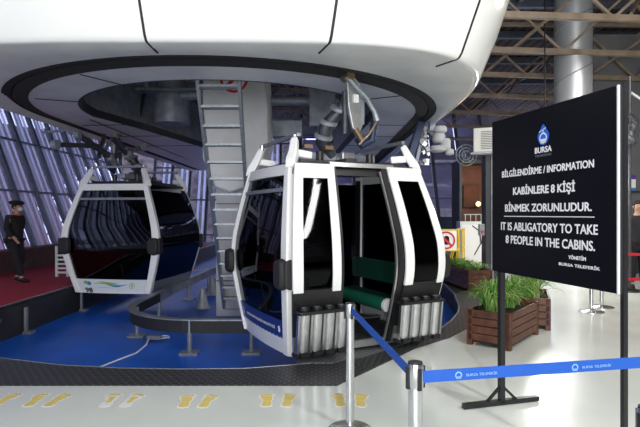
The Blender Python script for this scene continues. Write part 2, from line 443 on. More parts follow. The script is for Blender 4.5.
for x in range(-9, 13, 3):
    for ya, yb in ((9.6, 11.6), (11.6, 13.6), (13.6, 16), (16, 18.6), (18.6, 21.5)):
        mb.bar((x, ya, 5.5), (x + 1.5, yb, 6.75), .05, .05); mb.bar((x + 1.5, yb, 5.5), (x + 3, ya, 6.75), .05, .05)
struct(mb, 'trim_braces', M['truss'])
mb = MB()
for y in (8.6, 10.6, 12.6, 14.8, 17.3, 20): mb.box((1.5, y, 6.95), (24, .14, .2))
struct(mb, 'trim_purlins', M['mullion'])
mb = MB()
for x in (-4, -1, 2, 5, 8): mb.box((x, 14, 7.0), (.12, 26, .14))
struct(mb, 'trim_rafters', M['mullion'])

# ---------------------------------------------------------------- station housing
CX, CY = -1.5, 9.0
NA = 64; YB = 20.0
def ucurve(fr, z):
    """fr(theta)-> radius ; theta from -90 (left) to +90 (right), 0 = front"""
    pts = []
    rl = fr(-PI / 2); rr = fr(PI / 2)
    for k in range(8): pts.append(Vector((CX - rl, YB + (CY - YB) * k / 8, z)))
    for k in range(NA + 1):
        t = -PI / 2 + PI * k / NA; r = fr(t)
        pts.append(Vector((CX + r * math.sin(t), CY - r * math.cos(t), z)))
    for k in range(1, 9): pts.append(Vector((CX + rr, CY + (YB - CY) * k / 8, z)))
    return pts
def lip(t, a=3.66, b=4.07, n=4.1):
    s = abs(math.sin(t)); c = abs(math.cos(t))
    return ((s / a) ** n + (c / b) ** n) ** (-1 / n)
circ = lambda r: (lambda t: r + .10 * max(0, -math.sin(t)))
lipo = lambda o: (lambda t: lip(t) + o)
H = empty('station_housing', (0, 0, 0), 0, 'huge white rounded cable car station housing overhead with black brush slot', 'station housing')
wall_prof = [(0, 3.345), (.025, 3.355), (.06, 3.40), (.14, 3.58), (.28, 3.9), (.42, 4.3), (.48, 4.8), (.36, 5.15), (.1, 5.35), (-.6, 5.4)]
MB().grid([ucurve(lipo(o), z) for o, z in wall_prof], [ucurve(lipo(o - .05), z - (.0 if i < 7 else .05)) for i, (o, z) in enumerate(wall_prof)]).build('outer_shell', M['whitebody'], H, smooth=True)
mix = lambda f: (lambda t: (1 - f) * 3.50 + f * lip(t))
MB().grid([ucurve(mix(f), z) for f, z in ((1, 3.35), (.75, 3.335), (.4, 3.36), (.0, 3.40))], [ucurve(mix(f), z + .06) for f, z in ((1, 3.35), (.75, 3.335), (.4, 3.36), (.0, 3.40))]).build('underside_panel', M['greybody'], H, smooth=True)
# black slot: tray recessed + brushes either side
MB().grid([ucurve(circ(3.50), 3.40), ucurve(circ(3.48), 3.47), ucurve(circ(3.22), 3.47), ucurve(circ(3.19), 3.38)]).build('slot_tray', M['brush2'], H, smooth=True)
MB().grid([ucurve(circ(3.51), 3.385), ucurve(circ(3.39), 3.40)], [ucurve(circ(3.51), 3.41), ucurve(circ(3.39), 3.415)]).build('brush_seal', M['brush'], H, smooth=True)
MB().grid([ucurve(circ(3.37), 3.40), ucurve(circ(3.17), 3.375)], [ucurve(circ(3.37), 3.415), ucurve(circ(3.17), 3.40)]).build('brush_seal', M['brush'], H, smooth=True)
def inner(t0):
    def f(t): return t0
    return f
def inner_curve(z, w0=2.50, w1=1.55):
    pts = ucurve(circ(w0), z)
    for p in pts:
        if p.y > CY:
            f = min(1, (p.y - CY) / (4.5 if p.x < CX else 12)); w = w0 + (w1 - w0) * f
            p.x = CX + math.copysign(w, p.x - CX)
    return pts
# taper points between
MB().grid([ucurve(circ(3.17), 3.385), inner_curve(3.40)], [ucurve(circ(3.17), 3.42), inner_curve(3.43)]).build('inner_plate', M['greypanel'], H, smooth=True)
MB().grid([inner_curve(3.40), inner_curve(3.52, 2.46, 1.5)], [inner_curve(3.40, 2.46, 1.5), inner_curve(3.52, 2.42, 1.47)]).build('inner_rim', M['seam'], H)
MB().grid([inner_curve(3.52, 2.5, 1.6), inner_curve(5.3, 2.7, 2.0)], [inner_curve(3.52, 2.55, 1.65), inner_curve(5.3, 2.75, 2.05)]).build('inner_wall', M['midsteel'], H, smooth=True)
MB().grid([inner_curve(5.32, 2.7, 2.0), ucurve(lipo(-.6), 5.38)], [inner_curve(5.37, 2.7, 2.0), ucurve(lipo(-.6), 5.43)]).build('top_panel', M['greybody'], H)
# seams on the shell
def seam(theta):
    r0 = lip(theta)
    mb = MB(); P = []; Q = []
    for off in (-.003, .003):
        t = theta + off; P.append([Vector((CX + (lip(t) + o + .004) * math.sin(t), CY - (lip(t) + o + .004) * math.cos(t), z)) for o, z in wall_prof[:8]])
        Q.append([Vector((CX + (lip(t) + o - .02) * math.sin(t), CY - (lip(t) + o - .02) * math.cos(t), z)) for o, z in wall_prof[:8]])
    mb.grid(P, Q)
    a = Vector((CX + r0 * math.sin(theta), CY - r0 * math.cos(theta), 3.346)); b = Vector((CX + (r0 - .28) * math.sin(theta), CY - (r0 - .28) * math.cos(theta), 3.33))
    mb.bar(a, b, .018, .012)
    mb.build('panel_seam', M['seam'], H)
for px in (-.348, .018, .275):
    # direction of the ray on plan where the seam meets the lip
    best = min((abs((CX + lip(t) * math.sin(t)) / (CY - lip(t) * math.cos(t)) - px), t) for t in [R(a / 4) for a in range(-240, 241)])
    seam(best[1])
# seams on the inner plate
def pseam(a, b): MB().bar(a, b, .022, .01).build('plate_seam', M['seam'], H)
for t in (-62, -28, 58):
    t = R(t); pseam((CX + 3.17 * math.sin(t), CY - 3.17 * math.cos(t), 3.383), (CX + 2.5 * math.sin(t), CY - 2.5 * math.cos(t), 3.397))
for y in (9.8, 11.2, 12.8):
    w = 2.5 - .95 * min(1, (y - CY) / 4.5); w2 = 2.5 - .95 * min(1, (y - CY) / 12)
    pseam((CX - 3.17, y, 3.383), (CX - w, y, 3.396)); pseam((CX + 3.17, y, 3.383), (CX + w2, y, 3.396))
pseam((CX - 2.75, 9.2, 3.383), (CX - 2.75, 16, 3.385))

# central support fairing and column
sc_ = empty('support_column', (-1.62, 9.95, PITZ), 0, 'pale tapered support column behind the steel ladder under the housing', 'column')
prof = [(-.62, 5.6), (-.62, 2.7), (-.38, 2.15), (-.1, 2.05), (.35, 2.2), (.62, 3.0), (.52, 5.6)]
MB().prism([(x + .02, z - PITZ) for x, z in prof], lambda x, z: Vector((x, -.55, z)), lambda x, z: Vector((x, .55, z))).build('fairing', M['greybody'], sc_, bevel=.03)
MB().box((.0, .1, 1.3), (.82, .7, 2.6)).build('pedestal', M['concrete'], sc_, bevel=.02)
for z in (.7, 1.5, 2.2): MB().box((0, -.262, z), (.80, .02, .02)).build('joint', M['darksteel'], sc_)
# prohibition sign ring on fairing (partly hidden by the plate)
def prohibition(parent, fn, cx, cz, r, hand=False, plate=None):
    if plate: 
        mb = MB(); flat(mb, [(cx - plate[0], cz - plate[1]), (cx + plate[0], cz - plate[1]), (cx + plate[0], cz + plate[2]), (cx - plate[0], cz + plate[2])], lambda u, v: fn(u, v, 0)); mb.build('sign_plate', M['wprint'], parent)
    if hand:
        mb = MB()
        flat(mb, [(cx - .40 * r, cz - .15 * r), (cx - .3 * r, cz + .12 * r), (cx - .15 * r, cz + .0 * r), (cx - .15 * r, cz + .45 * r), (cx + .0 * r, cz + .5 * r), (cx + .1 * r, cz + .52 * r), (cx + .22 * r, cz + .46 * r), (cx + .34 * r, cz + .34 * r), (cx + .36 * r, cz - .2 * r), (cx + .2 * r, cz - .48 * r), (cx - .15 * r, cz - .48 * r)], lambda u, v: fn(u, v, .002)); mb.build('hand_symbol', M['signblack'], parent)
    mb = MB(); ring_poly(mb, cx, cz, r, r * .80, lambda u, v: fn(u, v, .004))
    d = r * .62; w = r * .09
    flat(mb, [(cx - d - w, cz + d - w), (cx - d + w, cz + d + w), (cx + d + w, cz - d + w), (cx + d - w, cz - d - w)] if hand else [(cx - d - w, cz - d + w), (cx - d + w, cz - d - w), (cx + d + w, cz + d - w), (cx + d - w, cz + d + w)], lambda u, v: fn(u, v, .005))
    mb.build('red_ring', M['red'], parent)
ps = empty('prohibition_sign', (-1.62, 9.38, 4.15), 0, 'large red prohibition ring sign high on the pale column', 'sign')
prohibition(ps, lambda u, v, o: Vector((u, -.0 - o, v)), 0, .04, .27)
MB().prism(circle(0, .04, .285), lambda x, z: Vector((x, .003, z)), lambda x, z: Vector((x, .012, z))).build('disc', M['wprint'], ps)
# ladder
L_ = empty('steel_ladder', (-1.6, 9.9, PITZ), 0, 'tall galvanised steel ladder with flat treads leaning up into the station housing', 'ladder')
bot = Vector((0, 0, 0)); top = Vector((.22, -3.28, 4.1))
du = (top - bot)
for sx in (-.285, .285): MB().bar(bot + Vector((sx, 0, 0)), top + Vector((sx, 0, 0)), .05, .13).build('rail', M['galv'], L_, bevel=.005)
n = 17
for i in range(n):
    p = bot + du * ((i + .6) / n); MB().box(p, (.54, .17, .035)).build('tread', M['galv'], L_)

sgn = empty('prohibition_sign', (-.98, 8.75, 1.20), 0, 'small white sign with red prohibition ring fixed beside the ladder foot', 'sign')
MB().box((0, .01, .05), (.24, .015, .46)).build('sign_plate', M['wprint'], sgn)
mb = MB(); ring_poly(mb, 0, .12, .09, .068, lambda u, v: Vector((u, -.001, v))); flat(mb, [(-.06, .07), (-.05, .06), (.06, .17), (.05, .18)], lambda u, v: Vector((u, -.002, v)))
flat(mb, [(-.11, -.16), (.11, -.16), (.11, -.06), (-.11, -.06)], lambda u, v: Vector((u, -.001, v))); mb.build('red_print', M['red'], sgn)
MB().box((0, .03, -.55), (.04, .03, 2.05)).build('sign_post', M['galv'], sgn)

# drive machinery seen through the opening
mc = empty('drive_drum', (-3.15, 10.6, 3.6), 0, 'grey flanged gearbox drum with bolted collar in the left of the housing opening', 'machine')
MB().lathe([(.36, -.05), (.36, .55), (.40, .56), (.40, .62), (.3, .63), (.3, .9)], n=32).build('drum', M['midsteel'], mc, smooth=True)
MB().box((0, 0, .60), (1.25, .9, .05)).build('flange', M['galv'], mc, bevel=.01)
MB().cyl((-.55, -.1, .6), (-.62, -.2, .05), .03).build('hose', M['seam'], mc); MB().cyl((.1, 0, .62), (.1, 0, 1.9), .09).build('shaft', M['galv'], mc, smooth=True)
MB().tube([(-.55, .1, .62), (-.6, .1, .9), (-.9, .1, 1.0), (-.9, -.2, .95)], .08, 12).build('motor_pipe', M['midsteel'], mc, smooth=True)
bp_ = empty('tension_beam', (0, 10.4, 4.0), 0, 'long horizontal blue grey tube crossing above the housing opening', 'beam')
MB().cyl((-2.9, 0, 0.12), (-1.95, 0, .12), .10, n=20).build('tube_section', M['midsteel'], bp_, smooth=True)
MB().cyl((-1.25, 0, -.0), (.4, 0, .0), .10, n=20).build('tube_section', M['midsteel'], bp_, smooth=True)
MB().box((.05, .1, .0), (.55, .5, 1.1)).build('gear_block', M['midsteel'], bp_, bevel=.02)
MB().box((.1, .1, -.6), (.38, .4, .5)).build('lower_block', M['darksteel'], bp_, bevel=.02)
MB().box((-.75, .3, -.55), (.75, .4, .34)).build('panel_box', M['midsteel'], bp_, bevel=.01)
MB().box((-1.35, .4, .9), (1.3, .3, .25)).build('cross_beam', M['darksteel'], bp_, bevel=.01)
for a, b in (((-3.0, 13.4, 3.9), (.3, 13.4, 3.9)), ((-3.2, 15.5, 4.5), (.6, 15.5, 4.5)), ((-3.4, 12.0, 4.9), (.8, 12.0, 4.9))):
    MB().bar(a, b, .18, .22).build('cross_beam', M['midsteel'], H, bevel=.01)
fl = empty('flood_lamp', (-.16, 11.2, 4.62), 0, 'small lit square lamp hanging among the dark machinery', 'lamp')
MB().box((0, 0, 0), (.16, .1, .18)).build('housing', M['offwhite'], fl, bevel=.01); MB().box((0, -.055, 0), (.10, .01, .12)).build('lens', M['lampglow'], fl)
MB().bar((0, 0, .08), (0, .1, .6), .02, .02).build('bracket', M['darksteel'], fl)

# ---------------------------------------------------------------- cabins
HX = [(0, .93), (.05, .945), (.5, 1.01), (.95, 1.065), (1.3, 1.06), (1.75, .99), (2.22, .90), (2.35, .87), (2.7, .78)]
HY = [(0, .77), (.05, .79), (.5, .925), (.95, 1.04), (1.3, 1.02), (1.75, .88), (2.22, .71), (2.35, .68), (2.7, .55)]
def interp(tab, z):
    if z <= tab[0][0]: return tab[0][1]
    for (a, va), (b, vb) in zip(tab, tab[1:]):
        if z <= b:
            f = (z - a) / (b - a); return va + (vb - va) * f
    return tab[-1][1]
def sm(tab, z): return (interp(tab, z - .12) + interp(tab, z) * 2 + interp(tab, z + .12)) / 4
hx = lambda z: sm(HX, z); hy = lambda z: sm(HY, z)
def FP(face, s, z, o=0.):
    """face: 'x-','x+','y-','y+'; s in -1..1 ; o outward offset"""
    a = hx(z); b = hy(z); bul = 1 - s * s
    if face == 'x-': return Vector((-(a + .05 * bul + o), -s * b, z))
    if face == 'x+': return Vector((a + .05 * bul + o, s * b, z))
    if face == 'y-': return Vector((s * a, -(b + .03 * bul + o), z))
    return Vector((-s * a, b + .03 * bul + o, z))
def patch(mb, face, s0, s1, z0, z1, o=0., th=.03, sk=(0, 0), nz=None, ns=None):
    nz = nz or max(2, int(abs(z1 - z0) / .10) + 1); ns = ns or max(2, int(abs(s1 - s0) / .12) + 1)
    P = []; Q = []
    for j in range(nz + 1):
        z = z0 + (z1 - z0) * j / nz
        P.append([FP(face, s0 + (s1 - s0) * i / ns, z, o) for i in range(ns + 1)])
        Q.append([FP(face, s0 + (s1 - s0) * i / ns, z, o - th) for i in range(ns + 1)])
    mb.grid(P, Q); return mb
ZT = 2.22
def make_cabin(label, number=None, door_open=False, banner=False):
    root = empty('gondola_cabin', (0, 0, 0), 0, label, 'cable car cabin', 'eight seat cabins turning under the station housing')
    # chassis
    MB().slab([(-.88, -.76), (.88, -.76), (.88, .76), (-.88, .76)], .04, .12).build('floor_pan', M['darksteel'], root, bevel=.02)
    for f in ('x-', 'x+'): patch(MB(), f, -1, 1, .05, .24 if banner else .10, 0, .05).build('bottom_sill', M['white'], root, smooth=True)
    for f in ('y-', 'y+'): patch(MB(), f, -1, 1, .05, .14, -.01, .05).build('side_sill', M['alu'], root, smooth=True)
    # end faces
    for f in ('x-', 'x+'):
        zb = .44 if banner else .33
        patch(MB(), f, -.9, .9, zb, 2.09, -.02, .015).build('end_window', M['glass'], root, smooth=True)
        patch(MB(), f, -.9, .9, .23 if banner else .09, zb, 0., .03).build('banner_panel', M['banner'] if banner else M['offwhite'], root, smooth=True)
        patch(MB(), f, -.96, .96, 2.09, ZT, .015, .06).build('top_bar', M['white'], root, smooth=True, bevel=.006)
        patch(MB(), f, -.88, .88, 1.90, 1.945, .0, .03).build('window_trim', M['galv'], root, smooth=True)
    for f, (sa, sb) in (('x-', (-1.0, -.865)), ('x-', (.865, 1.0)), ('x+', (-1.0, -.865)), ('x+', (.865, 1.0))):
        thin = banner and (f, sa) == ('x-', -1.0)
        patch(MB(), f, sa + (.06 if thin else 0), sb if not thin else sb, .05, ZT, .03, .10, ns=2).build('corner_post', M['white'], root, smooth=True, bevel=.012)
    for f in ('x-', 'x+'):
        for a, b in ((-.99, -.86), (.86, .99)): patch(MB(), f, a, b, .12, 2.15, -.075, .012, ns=1).build('post_lining', M['black'], root, smooth=True)
    # bumpers
    for f in ('x-', 'x+'):
        for s in (-1, 1):
            p = FP(f, s * .93, 1.0, .05)
            mb = MB(); sy = p.y
            d = 1 if p.x > 0 else -1
            c_ = math.copysign(1, sy)
            pr = [(-.16, .10), (-.13, .15), (-.02, .17), (.07, .15), (.09, .06), (.09, -.08), (.06, -.17), (-.03, -.19), (-.13, -.16), (-.16, -.10)]
            mb.prism([(a * c_ + sy, b + 1.0) for a, b in pr], lambda y, z: Vector((p.x - d * .03, y, z)), lambda y, z: Vector((p.x + d * .055, sy + (y - sy) * .8, 1.0 + (z - 1.0) * .85)))
            mb.prism([(a * .8 + p.x - d * .07, b + 1.0) for a, b in [(-.10, .13), (0, .16), (.10, .13), (.10, -.14), (0, -.17), (-.10, -.14)]], lambda x, z: Vector((x, sy + c_ * .03, z)), lambda x, z: Vector((x, sy + c_ * .11, z)))
            mb.build('bumper', M['rubber'], root, smooth=True, bevel=.02)
    # sides
    for f in ('y-', 'y+'):
        op = door_open and f == 'y-'
        if not op:
            if f == 'y+':
                patch(MB(), f, -.93, .93, .14, 2.09, 0, .015).build('side_window', M['glass'], root, smooth=True)
                patch(MB(), f, -.95, .95, .12, .30, .012, .02).build('side_panel', M['galv'], root, smooth=True)
                continue
            for (a, b) in ((-.60, -.01), (.01, .60)):
                lf = patch(MB(), f, a, b, .16, .70, .03, .03).build('door_leaf', M['black'], root, smooth=True)
                patch(MB(), f, a, b, .70, 2.0, .03, .015).build('door_window', M['glass'], lf, smooth=True)
                rack(lf, f, (a + b) / 2, .04)
            for (a, b) in ((-.93, -.62), (.62, .93)):
                patch(MB(), f, a, b, .14, 2.0, 0, .015).build('side_window', M['glass'], root, smooth=True)
        else:
            for (a, b, r) in ((-1.0, -.46, -.72), (.36, .93, .63)):
                lf = patch(MB(), f, a, b, .12, .30, .09, .03).build('door_leaf', M['alu'], root, smooth=True)
                patch(MB(), f, a, b, .30, .83, .09, .03).build('kick_panel', M['black'], lf, smooth=True)
                patch(MB(), f, a + .02, b - .02, .84, 2.06, .09, .012).build('door_window', M['glassd'], lf, smooth=True)
                for (c, d) in ((a, a + .115), (b - .10, b)): patch(MB(), f, c, d, .80, 2.21, .105, .04, ns=1).build('leaf_frame', M['white'], lf, smooth=True, bevel=.008)
                patch(MB(), f, a, b, 2.05, 2.22, .105, .04).build('leaf_top', M['white'], lf, smooth=True, bevel=.008)
                rack(lf, f, r, .10)
            for (a, b) in ((-.46, -.41), (.28, .36)):
                patch(MB(), f, a, b, .10, 2.21, .06, .08, ns=1).build('door_jamb', M['black'], root, smooth=True)
            patch(MB(), f, .25, .27, .12, 2.16, .06, .03, ns=1).build('jamb_trim', M['alu'], root, smooth=True)
        patch(MB(), f, -.98, .98, 2.10, 2.18, .0, .05).build('door_header', M['black'], root, smooth=True)
        patch(MB(), f, -.5 if op else -.95, .95 if not op else .5, 2.20, 2.25, .07, .05).build('door_track', M['alu'], root, smooth=True)
    # roof
    mb = MB()
    r0 = [(-.86, -.71), (.86, -.71), (.86, .71), (-.86, .71)]
    mb.slab(r0, 2.20, 2.25); mb.slab([(-.74, -.6), (.74, -.6), (.74, .6), (-.74, .6)], 2.25, 2.29)
    mb.build('roof', M['darksteel'], root, bevel=.02)
    # horns
    for sx in (-1, 1):
        for sy in (-1, 1):
            mb = MB()
            a = Vector((sx * .89, sy * .70, 2.16)); b = Vector((sx * .83, sy * .63, 2.36)); c = Vector((sx * .78, sy * .55, 2.53))
            mb.tube([a, (a + b) / 2 + Vector((sx * .015, sy * .01, 0)), b, c], [.095, .09, .08, .06], 4, flat=.9)
            mb.bar(b + Vector((-sx * .02, -sy * .02, 0)), b + Vector((-sx * .26, -sy * .06, -.02)), .04, .09)
            mb.build('roof_horn', M['white'], root, bevel=.015)
            MB().cyl(c + Vector((0, 0, -.02)), c + Vector((0, 0, .05)), .025, n=10).build('horn_pin', M['chrome'], root)
        MB().bar((sx * .75, -.60, 2.575), (sx * .75, .60, 2.575), .05, .045).build('end_rail', M['galv'], root, bevel=.006)
    # hanger beam
    MB().box((0, 0, 2.40), (1.3, .16, .10)).build('hanger_beam', M['midsteel'], root, bevel=.01)
    MB().box((0, 0, 2.30), (.16, 1.1, .08)).build('cross_beam', M['darksteel'], root, bevel=.01)
    MB().box((.12, -.18, 2.36), (.18, .16, .18)).build('control_box', M['alu'], root, bevel=.01)
    for x, y in ((-.3, -.25), (-.3, .25), (.45, .25), (.45, -.25)): MB().cyl((x, y, 2.2), (x, y, 2.44), .05, n=12).build('damper', M['black'], root, smooth=True)
    for x in (-.45, -.15): MB().box((x, -.2, 2.5), (.12, .08, .05)).build('bracket', M['brass'], root)
    # hanger arm: goes up, bends outward and up to the grip
    MB().tube([(-.02, .0, 2.42), (-.16, -.06, 2.60), (-.16, -.16, 2.80), (-.02, -.28, 2.98), (.05, -.38, 3.14), (.05, -.42, 3.26)], [.10, .10, .09, .08, .07, .055], 12).build('hanger_arm', M['darksteel'], root, smooth=True)
    for k, (x, y, z) in enumerate(((-.17, -.10, 2.66), (-.14, -.18, 2.84), (-.03, -.29, 3.0))): MB().lathe([(.10, -.03), (.125, -.02), (.125, .02), (.10, .03)], (x, y, z), 16, Matrix.Rotation(.5, 3, 'X')).build('arm_collar', M['midsteel'], root, smooth=True)
    g = MB().prism([(-.04, 3.0), (.02, 2.74), (.10, 2.62), (.17, 2.76), (.13, 2.92), (.16, 3.1), (.13, 3.3), (.05, 3.37), (-.06, 3.33)], lambda x, z: Vector((x + .02, -.50, z)), lambda x, z: Vector((x + .02, -.44, z))).build('grip', M['alu'], root, bevel=.008)
    MB().box((.08, -.515, 3.10), (.07, .02, .10)).build('grip_label', M['wprint'], g)
    MB().tube([(-.06, -.53, 3.36), (.04, -.54, 3.26), (.22, -.54, 3.12), (.34, -.54, 2.95), (.38, -.54, 2.84)], [.045, .038, .034, .034, .045], 8).build('grip_lever', M['galv'], g, smooth=True)
    MB().tube([(.38, -.54, 2.84), (.26, -.54, 2.66), (.12, -.52, 2.52)], .016, 8).build('grip_rod', M['brass'], g, smooth=True)
    MB().cyl((-.03, -.58, 3.37), (-.03, -.40, 3.37), .058, n=20).build('grip_roller', M['brass'], g, smooth=True)
    MB().cyl((.06, -.52, 2.72), (.16, -.52, 2.58), .035, n=14).build('grip_spring', M['brass'], g, smooth=True)
    MB().tube([(.40, -.46, 2.88), (.36, -.44, 2.60), (.22, -.42, 2.52), (.16, -.42, 2.62)], .05, 12).build('damper', M['bluesteel'], g, smooth=True)
    MB().cyl((-.02, -.40, 3.2), (-.02, -.40, 2.66), .035, n=12).build('spring_rod', M['darksteel'], g, smooth=True)
    MB().box((.18, -.44, 2.95), (.10, .10, .34)).build('spring_case', M['midsteel'], g, bevel=.02)
    # benches
    for sx in (-1, 1):
        b = MB().box((sx * .62, 0, .50), (.42, 1.5, .07)).build('bench', M['benchd'], root, bevel=.02)
        MB().tube([(sx * .41, -.72, .50), (sx * .41, .72, .50)], .085, 16).build('bench_roll', M['bench'], b, smooth=True)
        MB().cyl((sx * .41, -.76, .50), (sx * .41, -.715, .50), .088, n=18).build('end_cap', M['wprint'], b, smooth=True)
        bk = MB().box((sx * .80, 0, .84), (.07, 1.5, .30)).build('bench_back', M['benchd'], root, bevel=.02)
        MB().box((sx * .45, -.74, .40), (.16, .05, .07)).build('bench_bracket', M['alu'], b)
    # end graphics
    if banner:
        mb = MB(); fn = lambda u, v: FP('x-', u / .9, v, .004)
        add_text(mb, 'BURSA BÜYÜKŞEHİR BELEDİYESİ', .04, .335, 1.0, .052, fn, .012)
        flat(mb, [(-.66, .30), (-.62, .295), (-.60, .33), (-.61, .375), (-.65, .38), (-.63, .34)], fn); flat(mb, [(.63, .30), (.67, .295), (.68, .33), (.66, .375), (.62, .36)], fn)
        mb.build('banner_text', M['wprint'], root)
    else:
        fn = lambda u, v: FP('x+', u / .9, v, .004)
        mb = MB()
        N = 24
        def swoosh(mb, x0, x1, zc, amp, w, ph, o):
            f2 = lambda u, v: FP('x+', u / .9, v, o)
            for k in range(N):
                pts = []
                for t in (k / N, (k + 1) / N): pts.append((x0 + (x1 - x0) * t, zc + amp * math.sin(ph + t * 5.2), w * math.sin(PI * t)))
                (xa, za, wa), (xb, zb, wb) = pts
                flat(mb, [(xa, za - wa), (xb, zb - wb), (xb, zb + wb), (xa, za + wa)] if k not in (0, N - 1) else ([(xa, za), (xb, zb - wb), (xb, zb + wb)] if k == 0 else [(xa, za - wa), (xb, zb), (xa, za + wa)]), f2)
        swoosh(mb, -.42, .36, .235, .020, .017, 0.4, .0045); swoosh(mb, -.30, .22, .27, .014, .010, .9, .0045)
        g1 = circle(.47, .215, .062); ring_poly(mb, .47, .215, .062, .052, fn); ring_poly(mb, .47, .215, .03, .012, fn)
        mb.build('green_graphic', M['gprint'], root)
        mb = MB(); swoosh(mb, -.1, .38, .215, .022, .014, 2.4, .006); flat(mb, circle(-.50, .245, .055, .04), fn); swoosh(mb, -.35, .1, .165, .0, .003, 0, .004)
        mb.build('blue_graphic', M['bprint'], root)
        mb = MB(); flat(mb, circle(-.57, .265, .05, .033), lambda u, v: FP('x+', u / .9, v, .006)); mb.build('leaf_graphic', M['gprint'], root)
        mb = MB(); add_text(mb, number, -.52, .112, .18, .10, lambda u, v: FP('x+', u / .9, v, .026), .03); mb.build('cabin_number', M['black'], root)
    return root

def rack(parent, f, sc, o):
    """ski rack: four oval tubes between two combs, hung outside the leaf"""
    d = -1 if f == 'y-' else 1
    zb, zt = .14, .60
    cen = FP(f, sc, .25, 0); x0 = cen.x; W = .60
    ym = d * (abs(FP(f, sc, .45, o).y) + .10); yb = d * (abs(FP(f, sc, .2, o).y) + .10)
    r = MB().box((x0, ym - d * .01, zt), (W + .02, .20, .035)).build('ski_rack', M['black'], parent, bevel=.012)
    MB().box((x0, yb + d * .02, zb), (W, .14, .035)).build('rack_foot', M['black'], r, bevel=.012) if False else None
    mb = MB()
    for k in range(4):
        x = x0 - W / 2 + (k + .5) * W / 4
        mb.lathe([(.052, 0), (.060, .03), (.060, .05)], (x, ym, zt), 14)
        mb.box((x, yb + d * .06, zb + .015), (.10, .09, .05))
    mb.box((x0, yb - d * .0, zb), (W + .04, .10, .03))
    mb.build('rack_comb', M['black'], parent, smooth=True)
    for k in range(4):
        x = x0 - W / 2 + (k + .5) * W / 4
        MB().tube([(x, yb + d * .015, zb + .02), (x, ym, zt - .01)], .066, 16, flat=.95).build('ski_tube', M['alu'], parent, smooth=True)
    mb = MB(); 
    for k in range(5):
        x = x0 - W / 2 + k * W / 4; mb.bar((x, yb + d * .045, zb + .03), (x, ym + d * .02, zt - .02), .022, .05)
    mb.build('rack_spacer', M['chrome'], parent)
    for k in range(4):
        x = x0 - W / 2 + (k + .5) * W / 4; MB().prism(circle(x, ym, .035, .03, 14), lambda a, b: Vector((a, b, zt + .051)), lambda a, b: Vector((a, b, zt + .053))).build('tube_mouth', M['galv'], parent)

cA = make_cabin('near open-doored cable car cabin with blue lettered banner, four-slot ski racks and green bench', door_open=True, banner=True)
cA.location = (.15, 6.70, 0.0); cA.rotation_euler = (0, 0, R(27))
cB = make_cabin('far closed cable car cabin marked 98 with dark end window, on the left', number='98')
cB.location = (-3.98, 10.82, 0.02); cB.rotation_euler = (0, 0, R(262))

# ---------------------------------------------------------------- guide rail in the pit
gr_ = empty('guide_rail', (0, 0, 0), 0, 'black and galvanised U shaped guide rail standing on posts in the blue pit', 'rail')
path = [(-2.95, 15.5), (-3.0, 13.0), (-3.08, 11.0), (-3.1, 9.6)]
gc = (-1.75, 8.45); gr = 1.36
path += [(gc[0] - gr * math.cos(R(a)), gc[1] - gr * math.sin(R(a))) for a in range(0, 91, 9)]
path += [(-1.2, 7.09), (-.4, 7.09), (.2, 7.15)]
path += [(.2 + 1.2 * math.sin(R(a)), 8.35 - 1.2 * math.cos(R(a))) for a in range(15, 91, 15)] + [(1.42, 10), (1.5, 13)]
def strip(path, z0, z1, w):
    pts = [Vector((*p, 0)) for p in path]; rows = []
    N = []
    for i, p in enumerate(pts):
        a = pts[max(0, i - 1)]; b = pts[min(len(pts) - 1, i + 1)]; d = (b - a).normalized(); N.append(Vector((d.y, -d.x, 0)))
    ring = [[(p + n * w / 2 * sx + Vector((0, 0, z))) for sx, z in ((1, z0), (1, z1), (-1, z1), (-1, z0), (1, z0))] for p, n in zip(pts, N)]
    return MB().grid(ring)
strip(path[:4] , -.04, .13, .05).build('rear_band', M['midsteel'], gr_)
strip(path[3:], -.05, .13, .05).build('front_band', M['rubber'], gr_)
strip(path, .13, .15, .12).build('top_flange', M['galv'], gr_)
for (x, y) in ((-1.86, 7.10), (-.98, 7.12), (-2.98, 8.1), (-3.1, 9.6), (-3.05, 11.6), (-2.98, 13.3)):
    p = MB().cyl((x, y, PITZ + .03), (x, y, -.04), .035, n=14).cyl((x, y, -.04), (x, y, .13), .03).build('support_post', M['galv'], gr_, smooth=True)
    MB().box((x, y, PITZ + .02), (.26, .20, .04)).build('foot_plate', M['galv'], p, bevel=.004)
for i, (x, y) in enumerate(((-2.5, 10.6), (-2.65, 12.3))):
    e = tag(MB().lathe([(.17, 0), (.14, .04), (.06, .34), (.06, .42)], (x, y, PITZ), 20).build('pit_bollard', M['midsteel'], smooth=True), 'small dark cone shaped bollard on blue pit floor, %s' % ('nearer of two', 'farther of two'), 'bollard', 'cone bollards behind the guide rail') if False else \
        tag(MB().lathe([(.17, 0), (.14, .04), (.06, .34), (.06, .42)], (x, y, PITZ), 20).build('pit_bollard', M['midsteel'], smooth=True), ('nearer' if i == 0 else 'farther') + ' of two dark cone shaped stands on the blue pit floor', 'stand')
# hose on the pit floor
cb = tag(MB().tube([(-3.15, 5.70, PITZ + .02), (-2.9, 6.3, PITZ + .02), (-2.75, 6.75, PITZ + .02), (-2.62, 7.1, PITZ + .02), (-2.62, 7.5, PITZ + .03), (-2.68, 7.8, PITZ + .06)], .012, 8).build('cable', M['offwhite'], smooth=True), 'thin white cable lying curved across the blue pit floor', 'cable')
jb = empty('cable_box', (-2.62, 7.88, PITZ), 0, 'small pale junction box with coiled wire at the end of the white cable', 'box')
MB().box((0, 0, .05), (.22, .12, .07)).build('case', M['galv'], jb, bevel=.01); MB().tube([(.16 + .07 * math.cos(k), .0 + .07 * math.sin(k), .03 + k * .004) for k in [i * .5 for i in range(20)]], .008, 6).build('wire_coil', M['offwhite'], jb, smooth=True)
